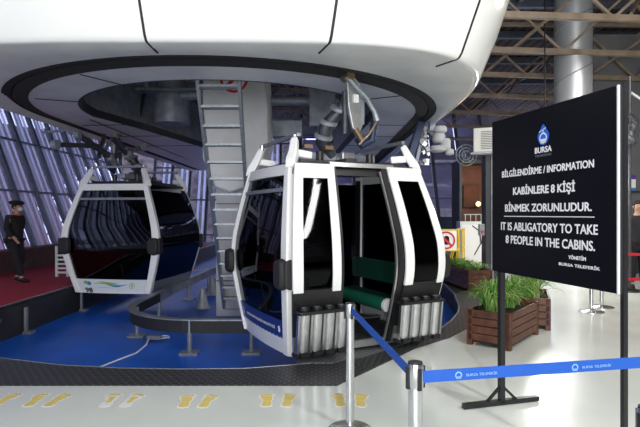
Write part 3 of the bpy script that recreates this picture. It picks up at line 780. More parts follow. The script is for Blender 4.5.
# orange line on far blue floor
struct(MB().bar((-4.7, 17.0, PITZ + .004), (-3.1, 20.0, PITZ + .004), .10, .006), 'floor_line', M['yellow'])

# ---------------------------------------------------------------- stanchions
def stanchion(loc, label, group=None, head='black', base_r=.17):
    s = empty('barrier_post', loc, 0, label, 'barrier post', group)
    MB().lathe([(base_r, 0), (base_r, .012), (base_r * .9, .022), (.05, .035), (.03, .05)], n=40).build('base', M['chrome'], s, smooth=True)
    MB().cyl((0, 0, .03), (0, 0, .90), .032, n=28).build('pole', M['chrome'], s, smooth=True)
    MB().lathe([(.034, .86), (.037, .865), (.037, .955), (.034, .968), (.02, .97)], n=28).build('head', M['chrome'], s, smooth=True)
    mb = MB(); mb.lathe([(.0345, .962), (.033, .974), (.01, .977)], n=28)
    for a in range(4):
        c = math.cos(a * PI / 2 + .3); q = math.sin(a * PI / 2 + .3)
        mb.box((c * .036, q * .036, .905), (.018, .018, .10), Matrix.Rotation(a * PI / 2 + .3, 3, 'Z'))
    mb.build('cap', M['black'], s, smooth=True)
    return s
s1 = stanchion((.435, 2.27, 0), 'nearest steel barrier post with blue belts, in the middle foreground')
s2 = stanchion((.228, 3.78, 0), 'tall looking steel barrier post in front of the open cabin, start of the blue belt')
s3 = stanchion((1.15, 1.74, -.04), 'black topped barrier post cut off by the bottom right corner')
s3.location.z = 0
s4 = stanchion((4.55, 8.35, 0), 'steel barrier post behind the black sign, left of the close pair', 'twin barrier posts', base_r=.2)
s5 = stanchion((4.95, 8.75, 0), 'steel barrier post behind the black sign, right of the close pair', 'twin barrier posts', base_r=.2)
def belt(parent, a, b, h, m, name='belt', sag=0., prints=()):
    a = Vector(a); b = Vector(b); n = 12; d = (b - a); nrm = Vector((d.y, -d.x, 0)).normalized() * .0015
    P = []; Q = []
    for z in (-h / 2, h / 2):
        row = []; 
        for i in range(n + 1):
            t = i / n; row.append(a + d * t + Vector((0, 0, z - sag * 4 * t * (1 - t))))
        P.append([p + nrm for p in row]); Q.append([p - nrm for p in row])
    o = MB().grid(P, Q).build(name, m, parent)
    if prints:
        mb = MB(); L = d.length
        for s in prints:
            fn = lambda u, v: a + d * ((s + u) / L) + Vector((0, 0, v - sag * 4 * ((s + u) / L) * (1 - (s + u) / L))) + nrm * 2.2
            dr = drop_pts(0, 0, .034, .040)
            mb2 = mb
            ring_poly(mb, 0, -.002, .017, .011, fn, 20); flat(mb, [(-.013, -.019), (.013, -.019), (.009, -.008), (-.009, -.008)], fn)
            add_text(mb, 'BURSA TELEFERİK', .115, -.001, .155, .017, fn, .01)
        mb.build('belt_print', M['beltprint'], o)
    return o
def lp(o, p): return tuple(Vector(p) - Vector(o.location))
belt(s1, lp(s1, (.47, 2.27, .905)), lp(s1, (1.95, 2.50, .925)), .055, M['belt'], prints=(.17, .76))
belt(s2, lp(s2, (.235, 3.745, .925)), lp(s2, (.425, 2.31, .905)), .052, M['belt'])
# far red belts
s6 = stanchion((9.6, 9.9, 0), 'steel barrier post carrying red belts just outside the right edge', 'far posts')
belt(s6, lp(s6, (5.2, 9.9, .86)), lp(s6, (9.6, 9.9, .77)), .055, M['red_belt'])
belt(s6, lp(s6, (5.2, 9.4, .42)), lp(s6, (9.6, 9.9, .30)), .055, M['red_belt'])

# ---------------------------------------------------------------- sign
A = Vector((1.49, 4.32, 0)); B = Vector((1.825, 3.06, 0)); SW = (B - A).length
ang = math.atan2(B.y - A.y, B.x - A.x)
sg = empty('information_sign', A, ang, 'large black freestanding information board with white Turkish and English text', 'sign board')
# local x runs left->right across the face; -y faces the camera side
fnrm = -1
ZB, ZTp = 1.155, 2.44
MB().box((SW / 2, 0.02, (ZB + ZTp) / 2), (SW, .03, ZTp - ZB)).build('panel', M['signblack'], sg)
MB().box((SW + .004, .010, (ZB + ZTp) / 2), (.010, .020, ZTp - ZB)).build('edge_strip', M['signedge'], sg)
MB().box((.045, .065, 1.22), (.045, .045, 2.40)).build('post', M['black'], sg)
MB().box((SW + .024, .030, 1.23), (.028, .030, 2.44)).build('post', M['black'], sg)
MB().box((SW / 2, .06, ZTp - .05), (SW, .03, .04)).build('rail', M['black'], sg)
for x, w in ((.045, .37), (SW + .026, .37)):
    # foot perpendicular to panel
    ft = MB().box((x, .065, .025), (.045, w * 2, .04)).build('foot', M['black'], sg)
    mb = MB(); mb.bar((x, .065 - .14, .04), (x, .065, .17), .02, .02); mb.bar((x, .065 + .14, .04), (x, .065, .17), .02, .02); mb.build('brace', M['black'], ft)
fs = lambda u, v: Vector((u * SW, .002, v))
fS = lambda u, v: Vector((u, .002, v))
mb = MB()
def T(body, u0, u1, z, h, bold=.03): add_text(mb, body, (u0 + u1) / 2 * SW, z, (u1 - u0) * SW, h, fS, bold)
T('BİLGİLENDİRME / INFORMATION', .112, .863, 1.985, .072)
T('KABİNLERE 8 KİŞİ', .224, .737, 1.832, .098)
T('BİNMEK ZORUNLUDUR.', .143, .849, 1.705, .082)
T('IT IS ABLIGATORY TO TAKE', .101, .887, 1.545, .068)
T('8 PEOPLE IN THE CABINS.', .15, .869, 1.438, .068)
T('YÖNETİM', .69, .81, 1.352, .034); T('BURSA TELEFERİK', .62, .90, 1.297, .028)
flat(mb, [(.13 * SW, 1.624), (.865 * SW, 1.624), (.865 * SW, 1.630), (.13 * SW, 1.630)], fS)
T('BURSA', .425, .565, 2.125, .046, .05)
lx = .495 * SW; lz = 2.235
mb.build('white_lettering', M['wprint'], sg)
mb = MB(); T('TELEFERİK', .425, .565, 2.085, .022, .03); mb.build('grey_lettering', M['greytxt'], sg)
mb = MB(); flat(mb, drop_pts(lx, lz, .125, .155), fS); mb.build('drop_emblem', M['dropblue'], sg)
mb = MB(); f3 = lambda u, v: Vector((u, .0005, v))
ring_poly(mb, lx, lz - .025, .042, .030, f3, 24); flat(mb, [(lx - .042, lz - .03), (lx + .042, lz - .03), (lx + .028, lz - .062), (lx - .028, lz - .062)], f3)
flat(mb, [(lx - .045, lz + .02), (lx + .03, lz + .045), (lx + .03, lz + .052), (lx - .045, lz + .027)], f3); flat(mb, [(lx - .004, lz + .01), (lx + .004, lz + .01), (lx + .004, lz + .04), (lx - .004, lz + .04)], f3)
mb.build('emblem_cabin', M['wprint'], sg)

# ---------------------------------------------------------------- footprints
foot = [(0, -.15), (.035, -.14), (.045, -.105), (.036, -.06), (.03, -.02), (.045, .03), (.055, .065), (.04, .095), (.0, .10), (-.035, .09), (-.05, .055), (-.045, .01), (-.035, -.04), (-.042, -.09), (-.038, -.135)]
toes = [(-.038, .118, .021), (-.006, .132, .015), (.018, .128, .013), (.038, .117, .012), (.055, .100, .011)]
def footprint(x, y, side, rz, label, white=False):
    def tr(px, py, z):
        px *= side; c, s = math.cos(rz), math.sin(rz); return Vector((px * c - py * s, px * s + py * c, z))
    e = MB()
    e.prism([(a * 1.28, b * 1.12) for a, b in foot], lambda a, b: tr(a, b, .0), lambda a, b: tr(a, b, .0015))
    for a, b, r in toes: e.prism(circle(a * 1.15, b * 1.08, r * 1.55, n=14), lambda p, q: tr(p, q, .0), lambda p, q: tr(p, q, .0014))
    o = e.build('footprint_sticker', M['wprint']); o.location = (x, y, .0015)
    tag(o, label, 'floor sticker', 'footprint stickers along the grating')
    k = MB()
    k.prism(foot if not white else [(a * .6, b * .6 + .02) for a, b in foot], lambda a, b: tr(a, b, .0016), lambda a, b: tr(a, b, .0022))
    for a, b, r in toes: k.prism(circle(a, b, r, n=14), lambda p, q: tr(p, q, .0016), lambda p, q: tr(p, q, .0022))
    k.build('foot_shape', M['yfoot'], o)
pairs = [(-2.88, 4.42, 'leftmost, cut by the picture edge'), (-2.42, 4.40, 'below the left end of the blue pit'), (-1.76, 4.40, 'worn mostly white'), (-1.085, 4.38, 'left of the near cabin'), (-.375, 4.40, 'in front of the near cabin'), (.265, 4.40, 'around the steel barrier post')]
for x, y, w in pairs:
    for sd, nm in ((-1, 'left'), (1, 'right')):
        if 'leftmost' in w and sd == -1: continue
        footprint(x + sd * .095, y, sd, -sd * R(5), '%s foot of the %s footprint sticker pair %s' % (nm, 'white and yellow' if 'worn' in w else 'yellow', w), 'worn' in w)

# ---------------------------------------------------------------- planters
def planter(loc, rz, L, W, H_, label):
    r = empty('wooden_planter', loc, rz, label, 'planter', 'wooden planters at the grating edge')
    nb = 4; bh = (H_ - .06) / nb
    for nm, c, s in (('side_boards', (L / 2, 0), (L, .03)), ('side_boards', (L / 2, W), (L, .03)), ('end_boards', (0, W / 2), (.03, W)), ('end_boards', (L, W / 2), (.03, W))):
        mb = MB()
        for k in range(nb): mb.box((c[0], c[1], .06 + bh * (k + .5)), (s[0], s[1], bh - .010))
        mb.build(nm, M['wood'], r, bevel=.004)
    for x in (.02, L - .02):
        for y in (.02, W - .02): MB().box((x, y, H_ / 2), (.07, .07, H_)).build('corner_post', M['wood'], r, bevel=.005)
    MB().box((L / 2, W / 2, H_ * .47), (L - .03, W - .03, H_ * .78)).build('soil', M['soil'], r)
    return r
def plant(loc, n, h, label, rad=.35, seed=1):
    rnd = random.Random(seed)
    for mi in range(1):
        mb = MB(); mp = MB()
        for i in range(n):
            a = rnd.uniform(0, 2 * PI); ln = h * rnd.uniform(.7, 1.25); sp = rad * rnd.uniform(.35, 1.2); w = rnd.uniform(.008, .014)
            bx, by = rnd.uniform(-.08, .08), rnd.uniform(-.06, .06); c, s = math.cos(a), math.sin(a); P = []
            for k in range(8):
                t = k / 7; rr = sp * (t ** 1.1); z = ln * (2.0 * t - 1.75 * t * t * (.55 + sp))
                ww = w * (1 - .85 * abs(2 * t - .8) ** 2 if abs(2 * t - .8) < 1.05 else .12); ww = max(ww, .0015)
                p = Vector((bx + c * rr, by + s * rr, z)); q = Vector((-s * ww, c * ww, 0))
                P.append([p - q, p + Vector((0, 0, -ww * .5)), p + q])
            (mb if i % 3 else mp).grid(P)
        o = mb.build('spider_plant', M['leaf']); o.location = loc; tag(o, label, 'plant', 'spider plants in the wooden planters')
        mp.build('pale_leaves', M['leaf2'], o)
pa = planter((2.27, 5.96, 0), R(50), 1.08, .52, .45, 'nearest reddish brown wooden planter box, right of the grating behind the sign post')
# local axes : x along long side ; y to the left-back
pb = planter((3.24, 7.02, 0), R(68), 1.0, .42, .45, 'wooden planter box half hidden behind the nearest planter')
pc = planter((3.62, 10.5, 0), R(98), 1.9, .5, .46, 'farther dark wooden planter box beside the yellow framed sign')
def on(pl, x, y, z): 
    c, s = math.cos(pl.rotation_euler.z), math.sin(pl.rotation_euler.z); return (pl.location.x + x * c - y * s, pl.location.y + x * s + y * c, z)
pos = [('front end', .15, .28), ('left middle', .40, .30), ('right middle', .66, .26), ('far end', .93, .28)]
for i, (nm, x, y) in enumerate(pos): plant(on(pa, x, y, .40), 110, .44, 'arching green spider plant at the %s of the nearest planter' % nm, seed=i + 3)
for i, x in enumerate((.2, .55, .9)): plant(on(pb, x, .22, .40), 60, .40, 'green spider plant in the half hidden planter, %s' % ('near end', 'middle', 'far end')[i], seed=i + 13)
for i, x in enumerate((.2, .6, 1.05, 1.5)): plant(on(pc, x, .25, .40), 60, .24, 'leafy green plant in the farther planter, %s' % ('closest to the camera', 'second from its near end', 'second from its far end', 'at its far end')[i], seed=i + 23)

# ---------------------------------------------------------------- yellow A-frame sign
def yframe(loc, rz, label, plate=True):
    r = empty('warning_stand', loc, rz, label, 'warning stand')
    for nm, yo, s in (('front_frame', 0, 1), ('rear_frame', .42, 1)):
        mb = MB(); w = .40
        sh = .16 if plate else 0
        p = [(-w - (.22 if plate else 0), yo * 1.0, 0.02), (w, yo, .02), (w, yo * .3 + .0, 1.22), (-w + .10, yo * .3, 1.22)]
        for i in range(4): mb.bar(p[i], p[(i + 1) % 4], .035, .035)
        q = [Vector(p[0]).lerp(Vector(p[3]), .55), Vector(p[1]).lerp(Vector(p[2]), .55)]; mb.bar(q[0], q[1], .03, .03)
        mb.build(nm, M['yellow'], r, bevel=.005)
    if plate:
        MB().box((.06, .0, .95), (.56, .012, .52)).build('sign_plate', M['wprint'], r)
        prohibition(r, lambda u, v, o: Vector((u, -.008 - o, v)), .07, .95, .235, hand=True)
    return r
yframe((3.22, 13.0, 0), R(-4), 'yellow framed stand with no entry hand symbol beyond the planters')
yframe((4.0, 13.9, 0), R(70), 'second bare yellow frame standing edge on behind the hand symbol stand', plate=False)
wb = empty('white_cabinet', (4.5, 14.6, 0), 0, 'white cabinet with a looped cable behind the yellow stand', 'cabinet')
MB().box((0, 0, .72), (.9, .4, 1.4)).build('body', M['offwhite'], wb, bevel=.02); MB().box((0, -.205, .7), (.82, .01, 1.25)).build('door', M['wprint'], wb, bevel=.004); MB().tube([(-.1, -.22, 1.3), (.1, -.24, 1.15), (.15, -.24, .8), (-.05, -.24, .45)], .015, 8).build('cord', M['black'], wb, smooth=True)

# ---------------------------------------------------------------- pillar, AC, kiosk, duct, fan
pl_ = empty('dark_pillar', (3.98, 11.6, 0), 0, 'dark grey upright pillar with pipes below the air conditioner', 'pillar')
MB().box((0, 0, 1.55), (.34, .3, 3.1)).build('shaft', M['pillar'], pl_, bevel=.01); MB().box((-.02, -.16, 1.5), (.05, .03, 3.0)).build('pipe', M['midsteel'], pl_); MB().box((.14, -.16, 1.5), (.04, .03, 3.0)).build('pipe', M['galv'], pl_)
bx = empty('switch_box', (3.68, 11.35, 1.28), 0, 'small grey switch box with a red button on the dark pillar', 'switch')
MB().box((0, 0, 0), (.12, .1, .26)).build('case', M['galv'], bx, bevel=.01); MB().cyl((0, -.05, -.05), (0, -.075, -.05), .03).build('button', M['red'], bx)
ac = empty('air_conditioner', (3.72, 11.2, 3.02), R(-20), 'boxy cream air conditioner outdoor unit high on the dark pillar', 'air conditioner')
MB().box((0, 0, .27), (.50, .30, .54)).build('casing', M['acw'], ac, bevel=.02)
mb = MB()
for k in range(11): mb.box((.05, -.155, .07 + k * .038), (.28, .012, .012))
mb.build('grille', M['darksteel'], ac); MB().box((0, -.02, -.02), (.6, .3, .03)).build('bracket', M['galv'], ac)
fn_ = empty('vent_disc', (3.38, 11.5, 3.0), 0, 'round pale grey fan cage left of the air conditioner', 'fan')
for i, r in enumerate((.24, .17, .10)): MB().tube([(0 + r * math.cos(a * PI / 12), 0, r * math.sin(a * PI / 12)) for a in range(24)], .014, 6, closed=True).build('cage_ring', M['galv'], fn_, smooth=True)
for i in range(3):
    a = i * PI / 3; MB().bar((-.23 * math.cos(a), .02, -.23 * math.sin(a)), (.23 * math.cos(a), .02, .23 * math.sin(a)), .02, .01).build('cage_spoke', M['galv'], fn_)
MB().cyl((.0, 0, 0), (.55, .1, -.05), .03).build('arm', M['darksteel'], fn_)
# kiosk
kk = empty('ticket_kiosk', (4.75, 15.3, 0), 0, 'dark kiosk with warm orange lit window behind the pillar', 'kiosk')
MB().box((.6, .9, 1.65), (2.1, .1, 3.3)).build('back_wall', M['kioskwall'], kk); MB().box((-.42, .45, 1.65), (.08, .9, 3.3)).build('side_wall', M['pillar'], kk); MB().box((.6, .45, 3.25), (2.1, .9, .1)).build('roof', M['pillar'], kk)
MB().box((.6, 0, .65), (2.1, .08, 1.3)).build('counter', M['pillar'], kk)
MB().box((.1, .7, 2.2), (.5, .1, .7)).build('shelf_unit', M['brownwall'], kk)
mb = MB()
for k in range(5): mb.bar((-.3 + k * .16, -.06, 1.35), (-.3 + k * .16, -.06, 1.62), .02, .02)
mb.bar((-.34, -.06, 1.62), (.4, -.06, 1.62), .025, .025); mb.build('railing', M['offwhite'], kk)
lg = tag(MB().lathe([(.015, -.07), (.06, -.04), (.07, 0), (.05, .05), (.015, .07)], (4.93, 15.5, 1.95), 16).build('globe_lamp', M['warmglow'], smooth=True), 'small glowing orange lamp inside the kiosk window', 'lamp')
# spiral duct
dd = empty('spiral_duct', (6.1, 12, 0), 0, 'thick round silver spiral seamed duct rising from behind the black sign to roof', 'duct')
MB().cyl((0, 0, 0), (0, 0, 7.08), .42, n=48).build('pipe', M['duct'], dd, smooth=True)
mb = MB(); mb.tube([(.422 * math.cos(t), .422 * math.sin(t), .2 + t * .205) for t in [k * PI / 16 for k in range(0, 520)] if .2 + t * .205 < 7.0], .012, 6); mb.build('spiral_seam', M['galv'], dd, smooth=True)
# standing fan at right
ff = empty('stand_fan', (6.55, 10.6, 0), R(25), 'dark round cage fan on a tall pole at the right picture edge', 'fan')
MB().lathe([(.26, 0), (.26, .03), (.05, .06)], n=28).build('base', M['black'], ff, smooth=True); MB().cyl((0.15, .05, 0), (.15, .05, 4.6), .03).build('pole', M['darksteel'], ff, smooth=True)
cz = 3.42
for r, y in ((.37, 0), (.34, -.07), (.34, .07), (.25, -.10), (.15, -.11), (.25, .10)):
    MB().tube([(r * math.cos(a * PI / 20), y, cz + r * math.sin(a * PI / 20)) for a in range(40)], .008, 5, closed=True).build('cage_ring', M['darksteel'], ff, smooth=True)
for i in range(24):
    a = i * PI / 12; MB().tube([(.05 * math.cos(a), -.115, cz + .05 * math.sin(a)), (.25 * math.cos(a), -.10, cz + .25 * math.sin(a)), (.37 * math.cos(a), 0, cz + .37 * math.sin(a)), (.25 * math.cos(a), .1, cz + .25 * math.sin(a))], .005, 4).build('cage_wire', M['darksteel'], ff)
for i in range(4):
    a = i * PI / 2 + .4; MB().box((.16 * math.cos(a), 0, cz + .16 * math.sin(a)), (.26, .012, .17), Matrix.Rotation(-a, 3, 'Y') @ Matrix.Rotation(.4, 3, 'X')).build('blade', M['midsteel'], ff, bevel=.004)
MB().cyl((0, .02, cz), (0, .22, cz), .09, n=20).build('motor', M['darksteel'], ff, smooth=True); MB().cyl((0, .12, cz - .02), (.16, .05, cz - .05), .03).build('bracket', M['galv'], ff)
tube_l = empty('tube_lamp', (7.2, 11.5, 4.15), R(0), 'thin pale tube lamp hanging slanted near the right edge', 'lamp')
MB().bar((-.25, 0, .45), (.35, 0, .05), .05, .04).build('tube', M['offwhite'], tube_l, bevel=.01); MB().bar((.35, 0, .05), (.36, 0, -.9), .03, .03).build('drop_rod', M['midsteel'], tube_l)
ws = empty('wall_notice', (8.52, 13.7, 2.5), 0, 'small white notice with purple header and blue foot on the grey wall', 'notice')
MB().box((0, -.02, 0), (.30, .02, .42)).build('sheet', M['wprint'], ws); MB().box((0, -.033, .15), (.30, .005, .12)).build('header', mat('purple', (.10, .04, .35), .5), ws); MB().box((0, -.033, -.18), (.30, .005, .07)).build('footer', M['bprint'], ws)

# hanging mechanism under right of housing
hm = empty('conveyor_motor', (2.0, 9.3, 3.0), 0, 'pale lumpy geared motor assembly hanging under the right side of the housing', 'machine')
mbx = MB()
for x, z, r, q in ((.24, .22, .13, .11), (.22, .06, .12, .16), (.34, -.06, .10, .2), (.20, -.14, .15, .1), (.42, -.2, .08, .1)): mbx.lathe([(r * .7, -q * .6), (r, -q * .35), (r, q * .3), (r * .8, q * .55)], (x, 0, z), 14)
mbx.build('gear_case', M['concrete'], hm, bevel=.01)
rr = random.Random(4)
for i in range(16):
    x = rr.uniform(-.12, .12); z = rr.uniform(-.45, .28); q = rr.uniform(.05, .11); MB().box((x, rr.uniform(-.08, .08), z), (q, q, q * 1.2), Matrix.Rotation(rr.uniform(-.6, .6), 3, 'Y')).build('fitting', M[('galv', 'concrete', 'alu', 'darksteel')[i % 4]], hm, bevel=.01)
MB().bar((-.12, -.05, .35), (-.38, -.05, -.45), .17, .14).build('damper_block', M['bluesteel'], hm, bevel=.02)
MB().bar((-.02, .05, .3), (-.25, .05, -.6), .06, .06).build('strut', M['midsteel'], hm)
MB().bar((.1, .02, .45), (.1, .02, .2), .1, .1).build('mount', M['galv'], hm)
# rail guides above left cabin
lm = empty('guide_mechanism', (-4.35, 10.4, 2.82), R(80), 'dark tangle of guide arms and rollers above cabin 98', 'machine')
for a, b, r in (((-.8, .2, .35), (0, 0, .0), .05), ((0, 0, .0), (.7, -.3, .3), .05), ((-.3, .1, -.02), (.2, .3, .5), .04), ((-1.3, .3, .1), (-.3, .1, .2), .045), ((.1, -.2, .1), (.9, .2, .15), .04), ((-.6, -.4, .3), (.1, -.3, .05), .04)): MB().bar(a, b, r * 1.6, r * 2).build('arm', M['darksteel'], lm, bevel=.006)
for x, y, z in ((-.8, .2, .35), (0, 0, 0), (.7, -.3, .3), (-1.3, .3, .1), (.1, -.3, .05)): MB().cyl((x, y - .05, z), (x, y + .05, z), .09, n=16).build('roller', M['midsteel'], lm, smooth=True)
lw = empty('junction_box', (-6.6, 13.5, 3.9), 0, 'small grey spot lamp box fixed on the leaning window frames', 'box')
MB().box((0, 0, 0), (.35, .25, .22)).build('case', M['galv'], lw, bevel=.02); MB().bar((-.9, 0, -.05), (-.1, 0, .02), .06, .06).build('arm', M['galv'], lw); MB().cyl((.1, 0, -.0), (.26, -.05, -.02), .09).build('lens_hood', M['midsteel'], lw, smooth=True)

# ---------------------------------------------------------------- hanging lamp behind sign (lights the planters, glare on the floor)
hl = empty('high_bay_lamp', (5.15, 11.4, 2.75), 0, 'bright hanging hall lamp hidden behind the black sign', 'lamp')
MB().lathe([(.05, .35), (.12, .3), (.26, .02), (.27, 0)], n=28).build('shade', M['alu'], hl, smooth=True); MB().lathe([(.22, -.005), (.22, .0), (.05, .01)], n=28).build('diffuser', mat('bay_glow', (1, 1, 1), .5, emit=(1, .97, .9), estr=60), hl); MB().cyl((0, 0, .34), (0, 0, 4.2), .015).build('cable', M['black'], hl)

h2 = empty('lantern_lamp', (8.25, 19.4, 1.75), 0, 'distant bright lantern on a post, hidden behind the black sign', 'lamp')
MB().lathe([(.10, 0), (.16, .05), (.16, .35), (.10, .4)], n=20).build('globe', mat('lantern_glow', (1, 1, 1), .5, emit=(1, .96, .9), estr=45), h2, smooth=True)
MB().cyl((0, 0, -1.75), (0, 0, 0), .03).build('post', M['black'], h2, smooth=True)

# ---------------------------------------------------------------- people
def skin_obj(name, chains, m, parent, sub=2, branch=.0):
    bm = bmesh.new(); lay = bm.verts.layers.skin.verify(); idx = {}
    first = True
    for ch in chains:
        prev = None
        for p, r in ch:
            key = tuple(round(c, 4) for c in p)
            if key in idx: v = idx[key]
            else:
                v = bm.verts.new(p); idx[key] = v
                rr = r if isinstance(r, tuple) else (r, r)
                v[lay].radius = rr
                if first: v[lay].use_root = True; first = False
            if prev is not None and prev is not v and not bm.edges.get((prev, v)): bm.edges.new((prev, v))
            prev = v
    me = bpy.data.meshes.new(name); bm.to_mesh(me); bm.free(); me.materials.append(m)
    o = bpy.data.objects.new(name, me); C.objects.link(o); o.parent = parent
    s = o.modifiers.new('skin', 'SKIN'); s.use_smooth_shade = True
    if sub: o.modifiers.new('sub', 'SUBSURF').levels = sub; o.modifiers['sub'].render_levels = sub
    return o
def ell(mb, c, r, n=16, m=12, rot=None):
    c = Vector(c); rings = []
    for j in range(1, m):
        t = PI * j / m; rings.append([Vector((r[0] * math.sin(t) * math.cos(2 * PI * k / n), r[1] * math.sin(t) * math.sin(2 * PI * k / n), r[2] * math.cos(t))) for k in range(n)])
    V = [[mb.bm.verts.new((rot @ p if rot else p) + c) for p in ring] for ring in rings]
    tp = mb.bm.verts.new(c + (rot @ Vector((0, 0, r[2])) if rot else Vector((0, 0, r[2])))); bt = mb.bm.verts.new(c - (rot @ Vector((0, 0, r[2])) if rot else Vector((0, 0, r[2]))))
    for a, b in zip(V, V[1:]):
        for k in range(n): mb.bm.faces.new((a[k], a[(k + 1) % n], b[(k + 1) % n], b[k]))
    for k in range(n): mb.bm.faces.new((tp, V[0][(k + 1) % n], V[0][k])); mb.bm.faces.new((bt, V[-1][k], V[-1][(k + 1) % n]))
    return mb
def person(loc, rz, label, legs, arms, hat=True, collar=True, scale=1.0):
    """faces +x in local space; y = left"""
    r = empty('person', loc, rz, label, 'person'); r.scale = (scale,) * 3
    hip = Vector((0, 0, .95)); chest = Vector((.03, 0, 1.32)); neck = Vector((.05, 0, 1.50)); head = Vector((.085, 0, 1.63))
    ch = [[(hip, .13), ((0, 0, 1.1), .12), (chest, .14), (neck, .055), ((.06, 0, 1.56), .06), (head, (.085, .09)), ((.075, 0, 1.70), .075)]]
    hands = []
    for s, (sh, el, wr) in arms.items():
        y = .19 * s; S = Vector((.03, y, 1.42)); E = Vector(el); W = Vector(wr)
        ch.append([(chest, .14), (S, .055), (E, .042), (W, .028)])
        d = (W - E).normalized(); side = Vector((0, 1, 0)); up_ = d.cross(side).normalized()
        pc_ = W + d * .07
        ch.append([(W, .028), (pc_, (.035, .02))])
        for k, (f, ln) in enumerate(((-1.2, .065), (-.4, .075), (.4, .08), (1.2, .07))):
            a = pc_ + d * .02 + up_ * f * .016; b = a + d * ln * .5; c_ = b + d * ln * .4 - side * s * .018
            ch.append([(pc_, (.035, .02)), (a, .010), (b, .009), (c_, .008)])
        t0 = W + d * .03; ch.append([(W, .028), (t0 + up_ * .03, .012), (t0 + up_ * .045 + d * .035, .010)])
    for s, (kn, an, to) in legs.items():
        ch.append([(hip, .13), ((0, .09 * s, .90), .085), (kn, .055), (an, .04), (to, .03)])
    skin_obj('body', ch, M['skin'], r)
    # nose, ears
    mb = MB(); mb.cyl((.165, 0, 1.64), (.195, 0, 1.615), .010, .016, 8)
    ell(mb, (.075, .088, 1.63), (.02, .012, .03), 8, 6); ell(mb, (.075, -.088, 1.63), (.02, .012, .03), 8, 6); mb.build('face_features', M['skin'], r, smooth=True)
    # jacket
    jc = [[((0, 0, .84), (.20, .17)), ((0, 0, 1.0), (.19, .16)), ((.01, 0, 1.15), (.185, .155)), (chest, (.20, .165)), ((.04, 0, 1.43), (.13, .10)), ((.05, 0, 1.485), .075)]]
    for s, (sh, el, wr) in arms.items():
        S = Vector((.03, .20 * s, 1.41)); jc.append([(chest, (.20, .165)), (S, .088), (el, .07), (Vector(wr) * .92 + Vector(el) * .08, .047)])
    skin_obj('jacket', jc, M['cloth'], r)
    tc = [[((0, 0, .93), (.14, .15))]]
    tc = []
    for s, (kn, an, to) in legs.items(): tc.append([((0, 0, .93), (.13, .14)), ((0, .09 * s, .86), .115), (kn, .09), (Vector(an) + Vector((0, 0, .03)), .062)])
    skin_obj('trousers', tc, M['cloth'], r)
    for s, (kn, an, to) in legs.items():
        mb = MB(); a = Vector(an); t = Vector(to); mb.tube([a + Vector((-.05, 0, -.03)), a + Vector((.02, 0, -.025)), (a + t) / 2 + Vector((.02, 0, -.02)), t + Vector((.06, 0, -.0))], [.035, .05, .045, .028], 12); mb.build('shoe', M['black'], r, smooth=True)
    mb = MB(); ell(mb, (.05, 0, 1.67), (.105, .098, .10), 18, 12); 
    for v in mb.bm.verts:
        if v.co.x > .10 and v.co.z < 1.69: v.co.x = .10
        if v.co.z < 1.58: v.co.z = 1.58
    mb.build('hair', M['cloth'], r, smooth=True)
    if hat:
        mb = MB(); ell(mb, (.05, 0, 1.735), (.165, .145, .055), 20, 10, Matrix.Rotation(R(4), 3, 'Y')); mb.build('cap', M['cloth'], r, smooth=True)
        mb = MB(); ell(mb, (.148, 0, 1.595), (.045, .062, .048), 14, 10); mb.build('face_mask', M['maskw'], r, smooth=True)
    mb = MB()
    for s in (-1, 1): ell(mb, (.163, .032 * s, 1.655), (.010, .014, .007), 8, 6)
    mb.build('eyes', M['black'], r, smooth=True)
    if collar:
        MB().tube([(.05 + .078 * math.cos(a), .078 * math.sin(a), 1.495 - .03 * math.cos(a)) for a in [k * PI / 8 for k in range(16)]], .016, 8, closed=True).build('collar', M['orange'], r, smooth=True)
    return r
person((-6.72, 10.95, .15), R(-8), 'person in black suit, beret and pale face mask walking right on the red carpet',
       {1: ((.10, .09, .50), (-.02, .09, .09), (.08, .09, .03)), -1: ((.14, -.09, .50), (.24, -.09, .09), (.36, -.09, .035))},
       {1: (0, (-.10, .24, 1.16), (-.04, .26, .92)), -1: (0, (.02, -.25, 1.16), (.20, -.25, .97))}, scale=1.0)
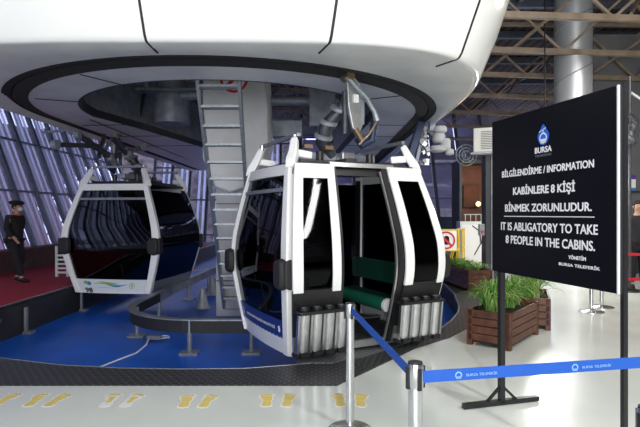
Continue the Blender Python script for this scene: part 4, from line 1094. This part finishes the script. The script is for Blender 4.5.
person((6.95, 10.9, 0), R(-110), 'person in a black jacket cut off by the right picture edge',
       {1: ((.02, .09, .50), (0, .10, .09), (.12, .10, .03)), -1: ((.02, -.09, .50), (0, -.10, .09), (.12, -.10, .03))},
       {1: (0, (-.02, .30, 1.15), (.12, .22, .95)), -1: (0, (-.02, -.30, 1.15), (.12, -.22, .95))}, hat=False, collar=False, scale=1.1)

# ---------------------------------------------------------------- lights
def area(name, loc, tgt, size, power, col=(1, 1, 1), sy=None):
    l = bpy.data.lights.new(name, 'AREA'); l.energy = power; l.size = size; l.color = col
    if sy: l.shape = 'RECTANGLE'; l.size_y = sy
    o = bpy.data.objects.new(name, l); C.objects.link(o); o.location = loc
    o.rotation_euler = (Vector(tgt) - Vector(loc)).to_track_quat('-Z', 'Y').to_euler(); return o
area('hall_lamp', (0.6, -1.8, 5.4), (0.2, 6.0, 1.5), .16, 240, (1, .98, .94), 5.0)
area('hall_lamp', (3.4, -.4, 5.6), (1.0, 6.0, 1.0), .16, 230, (1, .98, .94), 5.0)
area('hall_lamp', (5.2, 1.5, 6.2), (3.5, 7, 0), .3, 240, (1, .97, .9), 4.0)
area('hall_lamp', (6.5, 9.0, 5.3), (6, 9, 0), 1.0, 120, (1, .93, .82))
area('hall_lamp', (7.5, 5.0, 3.2), (7, 12, 7), 1.0, 50, (1, .88, .74))
area('camera_side_fill', (-.6, -6.6, 2.0), (0.0, 6.0, 2.4), 11.0, 900, (.97, .98, 1), 3.6)  # added soft fill panel behind the camera, no entrance opening is built there
l = bpy.data.lights.new('bay_light', 'POINT'); l.energy = 160; l.color = (1, .96, .88); l.shadow_soft_size = .2
o = bpy.data.objects.new('bay_light', l); C.objects.link(o); o.location = (5.15, 11.4, 2.55)
l = bpy.data.lights.new('kiosk_light', 'POINT'); l.energy = 7; l.color = (1, .45, .15); l.shadow_soft_size = .1
o = bpy.data.objects.new('kiosk_light', l); C.objects.link(o); o.location = (4.9, 15.55, 2.4)

w = bpy.data.worlds.new('world'); bpy.context.scene.world = w; w.use_nodes = True
bg = w.node_tree.nodes['Background']; bg.inputs[0].default_value = (.58, .62, .90, 1); bg.inputs[1].default_value = 3.4
vs = bpy.context.scene.view_settings
vs.view_transform = 'Standard'; vs.look = 'None'; vs.gamma = 1; vs.exposure = 0.0; vs.use_curve_mapping = False
